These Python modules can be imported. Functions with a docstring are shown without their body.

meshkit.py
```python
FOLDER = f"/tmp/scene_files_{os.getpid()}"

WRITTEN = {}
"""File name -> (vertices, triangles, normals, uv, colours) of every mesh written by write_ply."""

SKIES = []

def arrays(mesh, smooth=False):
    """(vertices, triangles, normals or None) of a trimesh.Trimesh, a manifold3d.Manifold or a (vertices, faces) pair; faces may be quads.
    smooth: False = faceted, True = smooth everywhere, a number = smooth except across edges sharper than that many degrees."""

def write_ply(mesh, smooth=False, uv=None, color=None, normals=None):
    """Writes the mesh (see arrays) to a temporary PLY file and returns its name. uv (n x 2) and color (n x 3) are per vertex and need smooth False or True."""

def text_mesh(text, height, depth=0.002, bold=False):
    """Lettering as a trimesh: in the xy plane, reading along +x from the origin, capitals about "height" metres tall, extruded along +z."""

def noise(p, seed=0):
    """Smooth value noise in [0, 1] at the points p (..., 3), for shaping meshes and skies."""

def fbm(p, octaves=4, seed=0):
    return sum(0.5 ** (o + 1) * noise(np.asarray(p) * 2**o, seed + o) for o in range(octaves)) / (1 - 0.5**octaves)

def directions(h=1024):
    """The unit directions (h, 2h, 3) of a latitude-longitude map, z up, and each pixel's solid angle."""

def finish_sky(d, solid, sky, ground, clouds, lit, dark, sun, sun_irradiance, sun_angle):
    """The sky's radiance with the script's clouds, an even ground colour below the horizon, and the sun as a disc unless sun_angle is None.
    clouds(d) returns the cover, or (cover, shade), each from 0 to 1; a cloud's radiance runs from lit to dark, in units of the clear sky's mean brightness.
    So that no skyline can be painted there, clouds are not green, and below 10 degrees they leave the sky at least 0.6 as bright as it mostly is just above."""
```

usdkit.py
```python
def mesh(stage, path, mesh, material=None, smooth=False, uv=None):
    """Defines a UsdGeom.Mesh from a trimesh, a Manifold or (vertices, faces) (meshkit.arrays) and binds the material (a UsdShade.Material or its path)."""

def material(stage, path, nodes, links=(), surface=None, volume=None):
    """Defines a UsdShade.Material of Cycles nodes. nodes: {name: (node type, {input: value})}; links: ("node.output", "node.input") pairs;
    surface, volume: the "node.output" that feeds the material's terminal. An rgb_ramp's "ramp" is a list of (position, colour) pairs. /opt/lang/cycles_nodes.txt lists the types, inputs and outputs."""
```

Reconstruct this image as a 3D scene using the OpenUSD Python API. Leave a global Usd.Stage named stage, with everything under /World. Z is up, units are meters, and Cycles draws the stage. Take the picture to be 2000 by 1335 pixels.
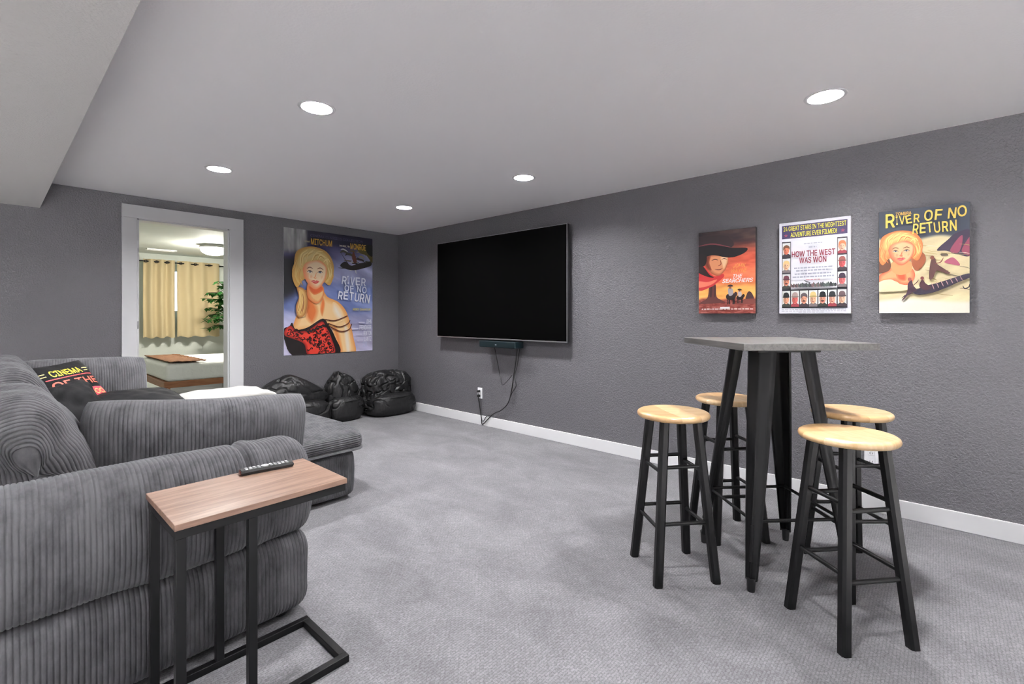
import math, random
import numpy as np
import trimesh
from shapely.geometry import Polygon, box as sbox
import usdkit, meshkit
from pxr import Usd, UsdGeom, UsdLux, UsdShade, Gf, Sdf, Vt

stage = Usd.Stage.CreateInMemory()
UsdGeom.SetStageUpAxis(stage, UsdGeom.Tokens.z)
UsdGeom.SetStageMetersPerUnit(stage, 1.0)
world = UsdGeom.Xform.Define(stage, '/World')
PI = math.pi

# ------------------------------------------------------------------ camera, sky, exposure
EXPOSURE = 0.13
LAMP = 985.0            # radiance of the downlight lenses
DOME_LAMP = 165.0        # radiance of the bedroom's flush lamp
F_PX, HORIZON = 922.0, 616.0        # focal length and eye level, in pixels of the 2000 x 1335 frame
YAW = math.atan2(922.0, 830.0)      # the view turns right of the room's long axis (y)
cam = UsdGeom.Camera.Define(stage, '/World/camera')
cam.AddTransformOp().Set(Gf.Matrix4d(math.cos(YAW), -math.sin(YAW), 0, 0, 0, 0, 1, 0,
                                     -math.sin(YAW), -math.cos(YAW), 0, 0, 0, 0, 1.22, 1))
cam.CreateHorizontalApertureAttr(36.0)
cam.CreateVerticalApertureAttr(36.0 * 1335 / 2000)
cam.CreateFocalLengthAttr(36.0 * F_PX / 2000)
cam.CreateVerticalApertureOffsetAttr((HORIZON - 667.5) / 2000 * 36.0)
cam.CreateClippingRangeAttr(Gf.Vec2f(0.05, 200))
cam.CreateExposureAttr(EXPOSURE)
dome = UsdLux.DomeLight.Define(stage, '/World/sky')
dome.CreateIntensityAttr(1.2)
dome.CreateColorAttr(Gf.Vec3f(0.48, 0.74, 1.0))

# ------------------------------------------------------------------ helpers
used = {}
def numbered(path):
    n = used.get(path, -1) + 1
    used[path] = n
    return path if n == 0 else '%s_%03d' % (path, n)

def tag(prim, label=None, cat=None, group=None, kind=None):
    p = prim.GetPrim() if hasattr(prim, 'GetPrim') else prim
    for k, v in (('label', label), ('category', cat), ('group', group), ('kind', kind)):
        if v:
            p.SetCustomDataByKey(k, v)
    return p

def thing(name, label, cat, loc=(0, 0, 0), rotz=0.0, group=None, kind=None):
    x = UsdGeom.Xform.Define(stage, numbered('/World/' + name))
    x.AddTranslateOp().Set(Gf.Vec3d(*map(float, loc)))
    x.AddRotateZOp().Set(float(rotz))
    return tag(x, label, cat, group, kind)

def obj(name, mesh, mat, parent=None, smooth=30, label=None, kind=None, cd=None):
    base = str(parent.GetPath()) if parent is not None else '/World'
    path = numbered(base + '/' + name)
    m = usdkit.mesh(stage, path, mesh, mat, smooth)
    if cd is not None:
        UsdGeom.PrimvarsAPI(m).CreatePrimvar('Cd', Sdf.ValueTypeNames.Color3fArray, 'vertex').Set(Vt.Vec3fArray.FromNumpy(np.asarray(cd, np.float32)))
    return tag(m, label, None, None, kind)

def struct(name, mesh, mat, label, smooth=False):
    p = obj(name, mesh, mat, None, smooth, label, 'structure')
    return p

def dup(root, loc, rotz, label):
    was = root.GetCustomData()
    r = thing(root.GetName(), label, was['category'], loc, rotz, was.get('group'))
    r.GetReferences().AddInternalReference(root.GetPath())
    r.SetInstanceable(True)
    return r

def cat_(*ms):
    return trimesh.util.concatenate([m for m in ms])

def bx(x0, x1, y0, y1, z0, z1):
    m = trimesh.creation.box(extents=(x1 - x0, y1 - y0, z1 - z0))
    m.apply_translation(((x0 + x1) / 2, (y0 + y1) / 2, (z0 + z1) / 2))
    return m

def rbx(x0, x1, y0, y1, z0, z1, r=0.004, seg=3):
    """A box with rounded edges."""
    import manifold3d as m3
    r = min(r, 0.49 * min(x1 - x0, y1 - y0, z1 - z0))
    s = m3.Manifold.sphere(r, 4 * seg)
    pts = [s.translate((x, y, z)) for x in (x0 + r, x1 - r) for y in (y0 + r, y1 - r) for z in (z0 + r, z1 - r)]
    h = m3.Manifold.batch_hull(pts).to_mesh()
    return trimesh.Trimesh(h.vert_properties[:, :3], h.tri_verts)

def hullpts(p):
    return trimesh.convex.convex_hull(np.asarray(p, float))

def cyl(p, q, r, n=16):
    return trimesh.creation.cylinder(radius=r, segment=[p, q], sections=n)

def tube(points, r, n=8):
    """A swept round tube along a smooth curve through the points."""
    p = spline(np.asarray(points, float), 8)
    t = np.gradient(p, axis=0); t /= np.linalg.norm(t, axis=1, keepdims=True) + 1e-12
    up = np.array([0.31, 0.23, 0.92])
    a = np.cross(t, up); a /= np.linalg.norm(a, axis=1, keepdims=True)
    b = np.cross(t, a)
    ang = np.arange(n) * 2 * PI / n
    v = p[:, None] + r * (np.cos(ang)[None, :, None] * a[:, None] + np.sin(ang)[None, :, None] * b[:, None])
    k = len(p)
    f = []
    for i in range(k - 1):
        for j in range(n):
            f.append((i * n + j, (i + 1) * n + j, (i + 1) * n + (j + 1) % n, i * n + (j + 1) % n))
    return fixed(v.reshape(-1, 3), f)

def spline(p, k=8, closed=False):
    """Catmull-Rom through the points."""
    p = np.asarray(p, float)
    n = len(p)
    q = np.vstack([p[-1:], p, p[:2]]) if closed else np.vstack([2 * p[:1] - p[1:2], p, 2 * p[-1:] - p[-2:-1]])
    out = []
    for i in range(n if closed else n - 1):
        a, b, c, d = q[i], q[i + 1], q[i + 2], q[i + 3]
        for t in np.arange(k) / k:
            out.append(0.5 * (2 * b + (c - a) * t + (2 * a - 5 * b + 4 * c - d) * t * t + (3 * b - a - 3 * c + d) * t ** 3))
    if not closed:
        out.append(p[-1])
    return np.array(out)

def fixed(v, quads):
    f = np.asarray(quads)
    if f.shape[1] == 4:
        f = np.vstack([f[:, [0, 1, 2]], f[:, [0, 2, 3]]])
    v = np.asarray(v, float)
    vol = np.einsum('ij,ij->i', v[f[:, 0]], np.cross(v[f[:, 1]], v[f[:, 2]])).sum()
    if vol < 0:
        f = f[:, ::-1]
    return trimesh.Trimesh(v, f, process=False)

def grid_faces(n, m, wrap=False):
    i, j = np.meshgrid(np.arange(n - 1), np.arange(m if wrap else m - 1), indexing='ij')
    j2 = (j + 1) % m
    return np.stack([i * m + j, (i + 1) * m + j, (i + 1) * m + j2, i * m + j2], -1).reshape(-1, 4)

def lathe(profile, n=48):
    p = np.asarray(profile, float)
    a = np.arange(n) * 2 * PI / n
    v = np.stack([p[:, None, 0] * np.cos(a), p[:, None, 0] * np.sin(a), np.repeat(p[:, 1:2], n, 1)], -1).reshape(-1, 3)
    return fixed(v, grid_faces(len(p), n, True))

def moved(m, loc=(0, 0, 0), rx=0, ry=0, rz=0):
    m = m.copy()
    for ang, ax in ((rx, (1, 0, 0)), (ry, (0, 1, 0)), (rz, (0, 0, 1))):
        if ang:
            m.apply_transform(trimesh.transformations.rotation_matrix(math.radians(ang), ax))
    m.apply_translation(loc)
    return m

def rib(s, pitch, amp):
    f = s / pitch - np.floor(s / pitch)
    return amp * (np.clip(1 - np.abs(2 * f - 1) ** 3.2, 0, 1) ** 0.6 - 0.75)

def resample(poly, n):
    p = np.vstack([poly, poly[:1]])
    d = np.concatenate([[0], np.cumsum(np.linalg.norm(np.diff(p, axis=0), axis=1))])
    s = np.linspace(0, d[-1], n, endpoint=False)
    return np.stack([np.interp(s, d, p[:, k]) for k in range(2)], 1), s, d[-1]

def rrect(a0, a1, b0, b1, r, k=10):
    out = []
    for cx, cy, t0 in ((a1 - r, b0 + r, -90), (a1 - r, b1 - r, 0), (a0 + r, b1 - r, 90), (a0 + r, b0 + r, 180)):
        for t in np.radians(np.linspace(t0, t0 + 90, k)):
            out.append((cx + r * math.cos(t), cy + r * math.sin(t)))
    return np.array(out)

def ribbed(section, length, pitch, amp, mode, end_r, nsec=None, puff=0.0, lump=0.006, seed=1, spp=8, groove=None):
    """A stuffed corduroy block: section (a, b) swept along t with rounded ends. mode 'around': wales circle the section; 'along': wales run with t."""
    if mode == 'along':
        per = resample(section, 10)[2]
        count = max(8, int(round(per / pitch)))
        p2, s, per = resample(section, count * spp)
        pitch = per / count
    else:
        p2, s, per = resample(section, nsec or 90)
    c = (p2.max(0) + p2.min(0)) / 2
    tan = np.roll(p2, -1, 0) - np.roll(p2, 1, 0)
    nrm = np.stack([tan[:, 1], -tan[:, 0]], 1); nrm /= np.linalg.norm(nrm, axis=1, keepdims=True) + 1e-9
    if ((p2 - c) * nrm).sum() < 0:
        nrm = -nrm
    if mode == 'around':
        total = length - 2 * end_r + PI * end_r * 0.92
        count = int(total / pitch)
        arc = np.linspace(0, total, count * spp)
        q, w0 = total / count, PI * end_r * 0.46
        t = np.where(arc < w0, end_r * (1 - np.cos(np.clip(arc / w0, 0, 1) * PI / 2)), np.where(arc > total - w0, length - end_r * (1 - np.cos(np.clip((total - arc) / w0, 0, 1) * PI / 2)), end_r + (arc - w0)))
        pitch = q
    else:
        t = np.concatenate([end_r * (1 - np.cos(np.linspace(0, PI / 2, 14))), np.linspace(end_r, length - end_r, 26)[1:-1], length - end_r * (1 - np.cos(np.linspace(PI / 2, 0, 14)))])
    e = np.clip(np.minimum(t, length - t) / end_r, 0, 1)
    d = end_r * (1 - np.sqrt(np.clip(1 - (1 - e) ** 2, 0, 1)))
    rad = np.linalg.norm(p2 - c, axis=1)
    shrink = 1 - d[:, None] / np.maximum(rad[None], d.max() + 0.01)
    ab = c + (p2 - c)[None] * shrink[..., None]
    if mode == 'around':
        r = np.repeat(rib(arc, pitch, amp)[:, None], len(p2), 1)
    else:
        r = np.repeat(rib(s, pitch, amp)[None], len(t), 0)
    r = r + puff * np.sin(PI * t / length)[:, None]
    if groove:
        r = r - 0.012 * np.exp(-((t - groove) / 0.012) ** 2)[:, None] + 0.006 * np.exp(-((t - groove - 0.035) / 0.02) ** 2)[:, None]
    V = np.concatenate([np.repeat(t[:, None, None], len(p2), 1), ab], -1)
    r = r + lump * (meshkit.fbm(V * 7.0 + seed * 3.7, 3, seed) - 0.5) * 2
    out = np.sqrt(np.clip(1 - (1 - e) ** 2, 0, 1))
    V[..., 1:] += nrm[None] * (r * out[:, None])[..., None]
    V[..., 0] += (np.where(t < length / 2, -1, 1) * (1 - e))[:, None] * r
    if mode == 'around':   # the wales keep running over the ends
        pass
    n0 = len(t)
    caps = []
    for row, sgn in ((0, -1), (n0 - 1, 1)):
        cap = []
        for k, q in enumerate((0.7, 0.4, 0.12)):
            ring = V[row].copy()
            cc = ring[:, 1:].mean(0)
            ring[:, 1:] = cc + (ring[:, 1:] - cc) * q
            ring[:, 0] += sgn * 0.012 * (1 - q * q)
            cap.append(ring)
        caps.append(cap)
    rows = [caps[0][2], caps[0][1], caps[0][0]] + list(V) + caps[1]
    A = np.array(rows)
    quads = grid_faces(len(A), len(p2), True)
    m = len(p2)
    v = A.reshape(-1, 3)
    ce0, ce1 = len(v), len(v) + 1
    v = np.vstack([v, A[0].mean(0)[None], A[-1].mean(0)[None]])
    tri = [(ce0, (j + 1) % m, j) for j in range(m)] + [(ce1, (len(A) - 1) * m + j, (len(A) - 1) * m + (j + 1) % m) for j in range(m)]
    f = np.vstack([quads[:, [0, 1, 2]], quads[:, [0, 2, 3]]])
    # consistent winding with the quads
    f = np.vstack([f, np.array(tri)[:, ::-1] if True else tri])
    return fixed(v, f)

def axes(m, order):
    """Maps the block's (t, a, b) onto world axes: order 'xyz' leaves t along x; 'yxz' puts t along y; 'zxy' t along z."""
    v = np.asarray(m.vertices)
    out = np.empty_like(v)
    for k, ax in enumerate(order):
        out[:, 'xyz'.index(ax)] = v[:, k]
    return fixed(out, m.faces)

class Pillow:
    """A stuffed pillow, w wide (x), h high (z), t thick (y); front faces -y."""
    def __init__(self, w, h, t, kx=2.6, ky=2.6, pinch=0.05, wrinkle=0.01, seed=1, pitch=0, amp=0, nu=70, nv=60, sag=0.0, round=0.0, flare=0.0):
        self.round, self.flare = round, flare
        self.w, self.h, self.t, self.kx, self.ky, self.pinch, self.wr, self.seed, self.pitch, self.amp, self.sag = w, h, t, kx, ky, pinch, wrinkle, seed, pitch, amp, sag
        if pitch:
            nu = int(w / pitch) * 8
        u = np.linspace(-1, 1, nu); v = np.sin(np.linspace(-PI / 2, PI / 2, nv))
        if not pitch:
            u = np.sin(np.linspace(-PI / 2, PI / 2, nu))
        U, W = np.meshgrid(u, v, indexing='ij')
        a = self.at(U, W, -1); b = self.at(U, W, 1)
        A = a.reshape(-1, 3); B = b.reshape(-1, 3)
        f = grid_faces(nu, nv)
        g = f[:, ::-1] + len(A)
        m = trimesh.Trimesh(np.vstack([A, B]), np.vstack([f[:, [0, 1, 2]], f[:, [0, 2, 3]], g[:, [0, 1, 2]], g[:, [0, 2, 3]]]), process=False)
        m.merge_vertices(digits_vertex=5)
        self.mesh = fixed(m.vertices, m.faces)
    def at(self, U, W, side):
        fu = np.clip(1 - np.abs(U) ** self.kx, 0, 1) ** 0.5
        fv = np.clip(1 - np.abs(W) ** self.ky, 0, 1) ** 0.5
        x = self.w / 2 * U * (1 - self.pinch * np.cos(PI / 2 * W)) * (1 - self.round * np.abs(W) ** 5) * (1 + self.flare * W)
        z = self.h / 2 * W * (1 - self.pinch * np.cos(PI / 2 * U)) * (1 - self.round * np.abs(U) ** 5) - self.sag * (1 - U * U) * (W + 1) / 2
        thick = fu * fv
        y = side * self.t / 2 * thick
        if self.pitch:
            y = y + side * rib(U * self.w / 2 + 5, self.pitch, self.amp) * np.minimum(1, thick * 4)
        P = np.stack([x * 6, np.full_like(x, side * 3.0 + self.seed * 5.1), z * 6], -1)
        y = y + self.wr * (meshkit.fbm(P, 3, self.seed) - 0.5) * 2 * np.minimum(1, thick * 2.5)
        return np.stack([x, y, z], -1)
    def front(self, x, z, lift=0.002):
        """Points of the front face over (x, z)."""
        U = np.clip(x / (self.w / 2), -1, 1); W = np.clip(z / (self.h / 2), -1, 1)
        p = self.at(U, W, -1)
        p[..., 1] -= lift
        return p

# ------------------------------------------------------------------ materials
def lin(c):
    c = np.asarray(c, float) / 255.0
    return np.where(c <= 0.04045, c / 12.92, ((c + 0.055) / 1.055) ** 2.4)

def M(name, color, rough=0.5, spec=0.5, metal=0.0, sheen=0.0, vary=None, bump=None, extra=None, coord='position'):
    """vary = (scale, second colour[, stretch]); bump = (scale, distance[, stretch])."""
    nodes = {'p': ('principled_bsdf', dict(base_color=color, roughness=rough, specular_ior_level=spec, metallic=metal, sheen_weight=sheen, **(extra or {})))}
    links = []
    nodes['g'] = ('geometry', {}) if coord == 'position' else ('texture_coordinate', {})
    src = 'g.position' if coord == 'position' else 'g.object'
    if vary:
        nodes['mv'] = ('mapping', {'scale': vary[2] if len(vary) > 2 else (1, 1, 1)})
        nodes['nv'] = ('noise_texture', {'scale': vary[0], 'detail': 4.0})
        nodes['rv'] = ('rgb_ramp', {'ramp': [(0.32, color), (0.68, vary[1])]})
        links += [(src, 'mv.vector'), ('mv.vector', 'nv.vector'), ('nv.fac', 'rv.fac'), ('rv.color', 'p.base_color')]
    if bump:
        nodes['mb'] = ('mapping', {'scale': bump[2] if len(bump) > 2 else (1, 1, 1)})
        nodes['nb'] = ('noise_texture', {'scale': bump[0], 'detail': 3.0})
        nodes['bb'] = ('bump', {'distance': bump[1], 'strength': 1.0})
        links += [(src, 'mb.vector'), ('mb.vector', 'nb.vector'), ('nb.fac', 'bb.height'), ('bb.normal', 'p.normal')]
    return usdkit.material(stage, '/World/Looks/' + name, nodes, links, surface='p.BSDF')

UsdGeom.Scope.Define(stage, '/World/Looks')

def wall_paint(name, color, rough):
    """Knockdown-textured paint."""
    return usdkit.material(stage, '/World/Looks/' + name, {
        'g': ('geometry', {}),
        'n': ('noise_texture', {'scale': 85.0, 'detail': 3.0, 'roughness': 0.55, 'distortion': 0.4}),
        'r': ('rgb_ramp', {'ramp': [(0.40, (0, 0, 0)), (0.62, (1, 1, 1))]}),
        'b': ('bump', {'distance': 0.0019, 'strength': 1.0}),
        'p': ('principled_bsdf', {'base_color': color, 'roughness': rough, 'specular_ior_level': 0.5})},
        [('g.position', 'n.vector'), ('n.fac', 'r.fac'), ('r.color', 'b.height'), ('b.normal', 'p.normal')], surface='p.BSDF')

def emitter(name, color, strength):
    return usdkit.material(stage, '/World/Looks/' + name, {'e': ('emission', {'color': color, 'strength': strength})}, surface='e.emission')

def carpet():
    return usdkit.material(stage, '/World/Looks/carpet', {
        'g': ('geometry', {}),
        'br': ('brick_texture', {'scale': 1.0, 'brick_width': 0.021, 'row_height': 0.0105, 'mortar_size': 0.0022, 'mortar_smooth': 1.0, 'color1': (1, 1, 1), 'color2': (0.80, 0.80, 0.80), 'mortar': (0.46, 0.46, 0.46)}),
        'dis': ('noise_texture', {'scale': 160.0, 'detail': 2.0}),
        'dv': ('vector_math', {'math_type': 'multiply_add', 'vector2': (0.014, 0.014, 0.0)}),
        'big': ('noise_texture', {'scale': 4.2, 'detail': 5.0, 'roughness': 0.62, 'distortion': 0.5}),
        'bm': ('mapping', {'scale': (0.9, 0.55, 1.0), 'rotation': (0, 0, 0.6)}),
        'rb': ('rgb_ramp', {'ramp': [(0.36, (0.150, 0.147, 0.156)), (0.66, (0.212, 0.209, 0.219))]}),
        'fine': ('noise_texture', {'scale': 95.0, 'detail': 5.0, 'roughness': 0.75}),
        'rf': ('rgb_ramp', {'ramp': [(0.28, (0.55, 0.55, 0.55)), (0.72, (1.4, 1.4, 1.4))]}),
        'm1': ('mix', {'mix_type': 'multiply', 'fac': 0.75}),
        'm2': ('mix', {'mix_type': 'multiply', 'fac': 0.8}),
        'bu': ('bump', {'distance': 0.004, 'strength': 0.9}),
        'p': ('principled_bsdf', {'roughness': 0.95, 'specular_ior_level': 0.15, 'sheen_weight': 0.15})},
        [('g.position', 'dis.vector'), ('dis.color', 'dv.vector1'), ('g.position', 'dv.vector3'), ('dv.vector', 'br.vector'),
         ('g.position', 'bm.vector'), ('bm.vector', 'big.vector'), ('big.fac', 'rb.fac'),
         ('g.position', 'fine.vector'), ('fine.fac', 'rf.fac'), ('rb.color', 'm1.color1'), ('br.color', 'm1.color2'),
         ('m1.color', 'm2.color1'), ('rf.color', 'm2.color2'), ('m2.color', 'p.base_color'), ('m2.color', 'bu.height'), ('bu.normal', 'p.normal')], surface='p.BSDF')

def wood(name, c1, c2, scale, stretch, rough, coat=0.0):
    return usdkit.material(stage, '/World/Looks/' + name, {
        'g': ('texture_coordinate', {}),
        'm': ('mapping', {'scale': stretch}),
        'n': ('noise_texture', {'scale': scale, 'detail': 5.0, 'roughness': 0.6, 'distortion': 0.5}),
        'r': ('rgb_ramp', {'ramp': [(0.33, c1), (0.66, c2)]}),
        'p': ('principled_bsdf', {'roughness': rough, 'coat_weight': coat, 'coat_roughness': 0.15})},
        [('g.object', 'm.vector'), ('m.vector', 'n.vector'), ('n.fac', 'r.fac'), ('r.color', 'p.base_color')], surface='p.BSDF')

def corduroy(name, color, dark):
    """Velvety pile: nap patches lighter and darker."""
    return usdkit.material(stage, '/World/Looks/' + name, {
        'g': ('geometry', {}),
        'm': ('mapping', {'scale': (1.0, 1.0, 0.45)}),
        'n': ('noise_texture', {'scale': 16.0, 'detail': 5.0, 'roughness': 0.65}),
        'r': ('rgb_ramp', {'ramp': [(0.30, dark), (0.60, color)]}),
        'f': ('noise_texture', {'scale': 900.0, 'detail': 2.0}),
        'b': ('bump', {'distance': 0.001, 'strength': 0.5}),
        'p': ('principled_bsdf', {'roughness': 0.85, 'specular_ior_level': 0.2, 'sheen_weight': 0.2, 'sheen_roughness': 0.4, 'sheen_tint': (0.9, 0.9, 0.95)})},
        [('g.position', 'm.vector'), ('m.vector', 'n.vector'), ('n.fac', 'r.fac'), ('r.color', 'p.base_color'), ('g.position', 'f.vector'), ('f.fac', 'b.height'), ('b.normal', 'p.normal')], surface='p.BSDF')

print_mat = usdkit.material(stage, '/World/Looks/printed', {
    'a': ('attribute', {'attribute': 'Cd'}), 'p': ('principled_bsdf', {'roughness': 0.55, 'specular_ior_level': 0.3})},
    [('a.color', 'p.base_color')], surface='p.BSDF')
dark_wall = wall_paint('dark_wall_paint', (0.122, 0.119, 0.129), 0.36)
white_wall = M('grey_wall_paint', (0.24, 0.24, 0.25), 0.7, bump=(60, 0.0015))
bed_wall = M('pale_wall_paint', (0.70, 0.73, 0.68), 0.7, bump=(60, 0.001))
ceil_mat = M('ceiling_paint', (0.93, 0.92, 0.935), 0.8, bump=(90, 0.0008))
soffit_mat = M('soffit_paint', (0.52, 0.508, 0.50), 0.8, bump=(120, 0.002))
trim_mat = M('trim_paint', (0.66, 0.66, 0.67), 0.35)
carpet_mat = carpet()
black_metal = M('black_metal', (0.004, 0.004, 0.0045), 0.45, spec=0.2)
black_paint = M('black_painted_wood', (0.005, 0.005, 0.0055), 0.42, spec=0.22)
chrome = M('steel', (0.6, 0.6, 0.6), 0.25, metal=1.0)
cord_mat = corduroy('grey_corduroy', (0.090, 0.090, 0.096), (0.040, 0.040, 0.044))
cord_light = corduroy('light_grey_corduroy', (0.120, 0.119, 0.126), (0.055, 0.055, 0.059))
dark_lining = M('dark_lining', (0.02, 0.02, 0.02), 0.9)
nylon = M('black_nylon', (0.008, 0.008, 0.0085), 0.42, spec=0.5, bump=(14, 0.010, (1.6, 1.6, 0.6)))
black_cloth = M('black_cloth', (0.010, 0.010, 0.011), 0.75, spec=0.15, bump=(22, 0.004))
white_plastic = M('white_plastic', (0.80, 0.80, 0.82), 0.35)
# ------------------------------------------------------------------ the setting
XW, YW, CH = 3.70, 5.39, 2.302      # right wall, back wall, ceiling
XL, YN, TH = -3.0, -5.2, 0.12       # left wall and near wall (both out of the picture), wall thickness
DX0, DX1, DZ = 0.918, 1.642, 2.092  # doorway
BY, BX0, BX1, BH = 9.60, 0.25, 4.60, 2.24   # the bedroom

YC = -0.75          # where the carpet ends, behind the viewpoint
XF = -0.50
struct('floor_tiled', cat_(bx(XL - TH, XW + TH, YN - TH, YC, -0.1, 0.0), bx(XL - TH, XF, YC, YW, -0.1, 0.0)), M('pale_floor', (0.78, 0.77, 0.75), 0.35), 'pale smooth floor of the room behind the viewpoint')
struct('floor', bx(XF, 5.0, YC, BY + TH, -0.1, 0.0), carpet_mat, 'grey patterned carpet with brushed lighter and darker patches')
LIGHTS = [(1.147, 2.40), (1.145, 3.945), (2.815, 2.41), (2.79, 3.965), (2.77, 0.41), (1.147, 0.41)]
REAR = [(x, y) for x in (-2.3, -1.1, 0.2, 1.5, 2.77) for y in (-2.2, -3.0, -3.8, -4.6)] + [(x, y) for x in (-1.25, -2.3) for y in (-0.6, 1.2, 3.0, 4.8)]      # deep-set cans over the pale floor behind the viewpoint
def slab(x0, x1, y0, y1, z0, z1, holes):
    from shapely.geometry import Point
    g = sbox(x0, y0, x1, y1)
    for h in holes:
        g = g.difference(Point(*h).buffer(0.0765, 16))
    m = trimesh.creation.extrude_polygon(g, z1 - z0, engine='earcut')
    m.apply_translation((0, 0, z0))
    return m
struct('ceiling', slab(XL - TH, XW + TH, YN - TH, YW, CH, CH + 0.14, LIGHTS + REAR), ceil_mat, 'smooth pale grey ceiling with recessed lights')
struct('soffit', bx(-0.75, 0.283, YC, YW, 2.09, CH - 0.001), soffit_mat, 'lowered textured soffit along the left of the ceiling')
struct('wall_right', bx(XW, XW + TH, YN - TH, YW + TH, 0, CH), dark_wall, 'textured charcoal wall with the television and canvases')
struct('wall_back', cat_(bx(XL - TH, DX0, YW, YW + TH, 0, CH), bx(DX1, XW, YW, YW + TH, 0, CH), bx(DX0, DX1, YW, YW + TH, DZ, CH)), dark_wall, 'textured charcoal wall with the doorway and tall poster')
struct('wall_left', bx(XL - TH, XL, YN, YW, 0, CH), white_wall, 'pale wall left of the sofa')
struct('wall_near', bx(XL - TH, XW, YN - TH, YN, 0, CH), white_wall, 'pale wall behind the viewpoint')

def baseboard(name, x0, x1, y0, y1, label):
    m = rbx(x0, x1, y0, y1, 0, 0.106, 0.004)
    struct(name, m, trim_mat, label, 30)
baseboard('baseboard_right', XW - 0.015, XW, YN, YW - 0.016, 'white baseboard along the charcoal right wall')
baseboard('baseboard_back', DX1 + 0.14, XW - 0.001, YW - 0.015, YW, 'white baseboard behind the beanbags')
baseboard('baseboard_back_left', XL, 0.79, YW - 0.015, YW, 'white baseboard left of the doorway')

d = thing('door_1', 'white cased doorway open to the lit bedroom', None, (0, YW, 0), kind='structure')
obj('casing', rbx(0.795, 0.905, -0.02, 0, 0, 2.10, 0.003), trim_mat, d)
obj('casing', rbx(1.655, 1.785, -0.02, 0, 0, 2.10, 0.003), trim_mat, d)
obj('head_casing', rbx(0.795, 1.785, -0.02, 0, 2.10, 2.218, 0.003), trim_mat, d)
obj('jamb', bx(0.900, 0.920, -0.006, TH, 0, DZ), trim_mat, d)
obj('jamb', bx(1.640, 1.660, -0.006, TH, 0, DZ), trim_mat, d)
obj('head_jamb', bx(0.920, 1.640, -0.006, TH, DZ - 0.004, 2.105), trim_mat, d)
obj('strike_plate', rbx(0.901, 0.917, -0.009, -0.005, 1.10, 1.17, 0.001), chrome, d, label='small metal strike plate')
obj('strike_plate', rbx(0.901, 0.917, -0.009, -0.005, 1.83, 1.90, 0.001), white_plastic, d)

# the bedroom's shell
WX0, WX1, WZ0, WZ1 = 1.80, 2.72, 1.25, 2.02
struct('wall_bedroom_back', cat_(bx(BX0, WX0, BY, BY + TH, 0, BH), bx(WX1, BX1, BY, BY + TH, 0, BH), bx(WX0, WX1, BY, BY + TH, 0, WZ0), bx(WX0, WX1, BY, BY + TH, WZ1, BH)), bed_wall, 'pale bedroom wall with the curtained window')
struct('wall_bedroom_left', bx(BX0 - TH, BX0, YW + TH, BY, 0, BH), bed_wall, 'pale left wall of the bedroom')
struct('wall_bedroom_right', bx(BX1, BX1 + TH, YW + TH, BY, 0, BH), bed_wall, 'pale right wall of the bedroom')
struct('wall_bedroom_front', cat_(bx(BX0, DX0 - 0.02, YW + TH, YW + TH + 0.02, 0, BH), bx(DX1 + 0.02, BX1, YW + TH, YW + TH + 0.02, 0, BH), bx(DX0 - 0.02, DX1 + 0.02, YW + TH, YW + TH + 0.02, 2.105, BH)), bed_wall, 'bedroom side of the doorway wall')
struct('ceiling_bedroom', bx(BX0, BX1, YW + TH, BY, BH, BH + 0.1), bed_wall, 'pale bedroom ceiling with a flush lamp')
w = thing('window_1', 'small window behind the beige curtains, a bright blue slit between them', None, (0, BY, 0), kind='structure')
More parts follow.
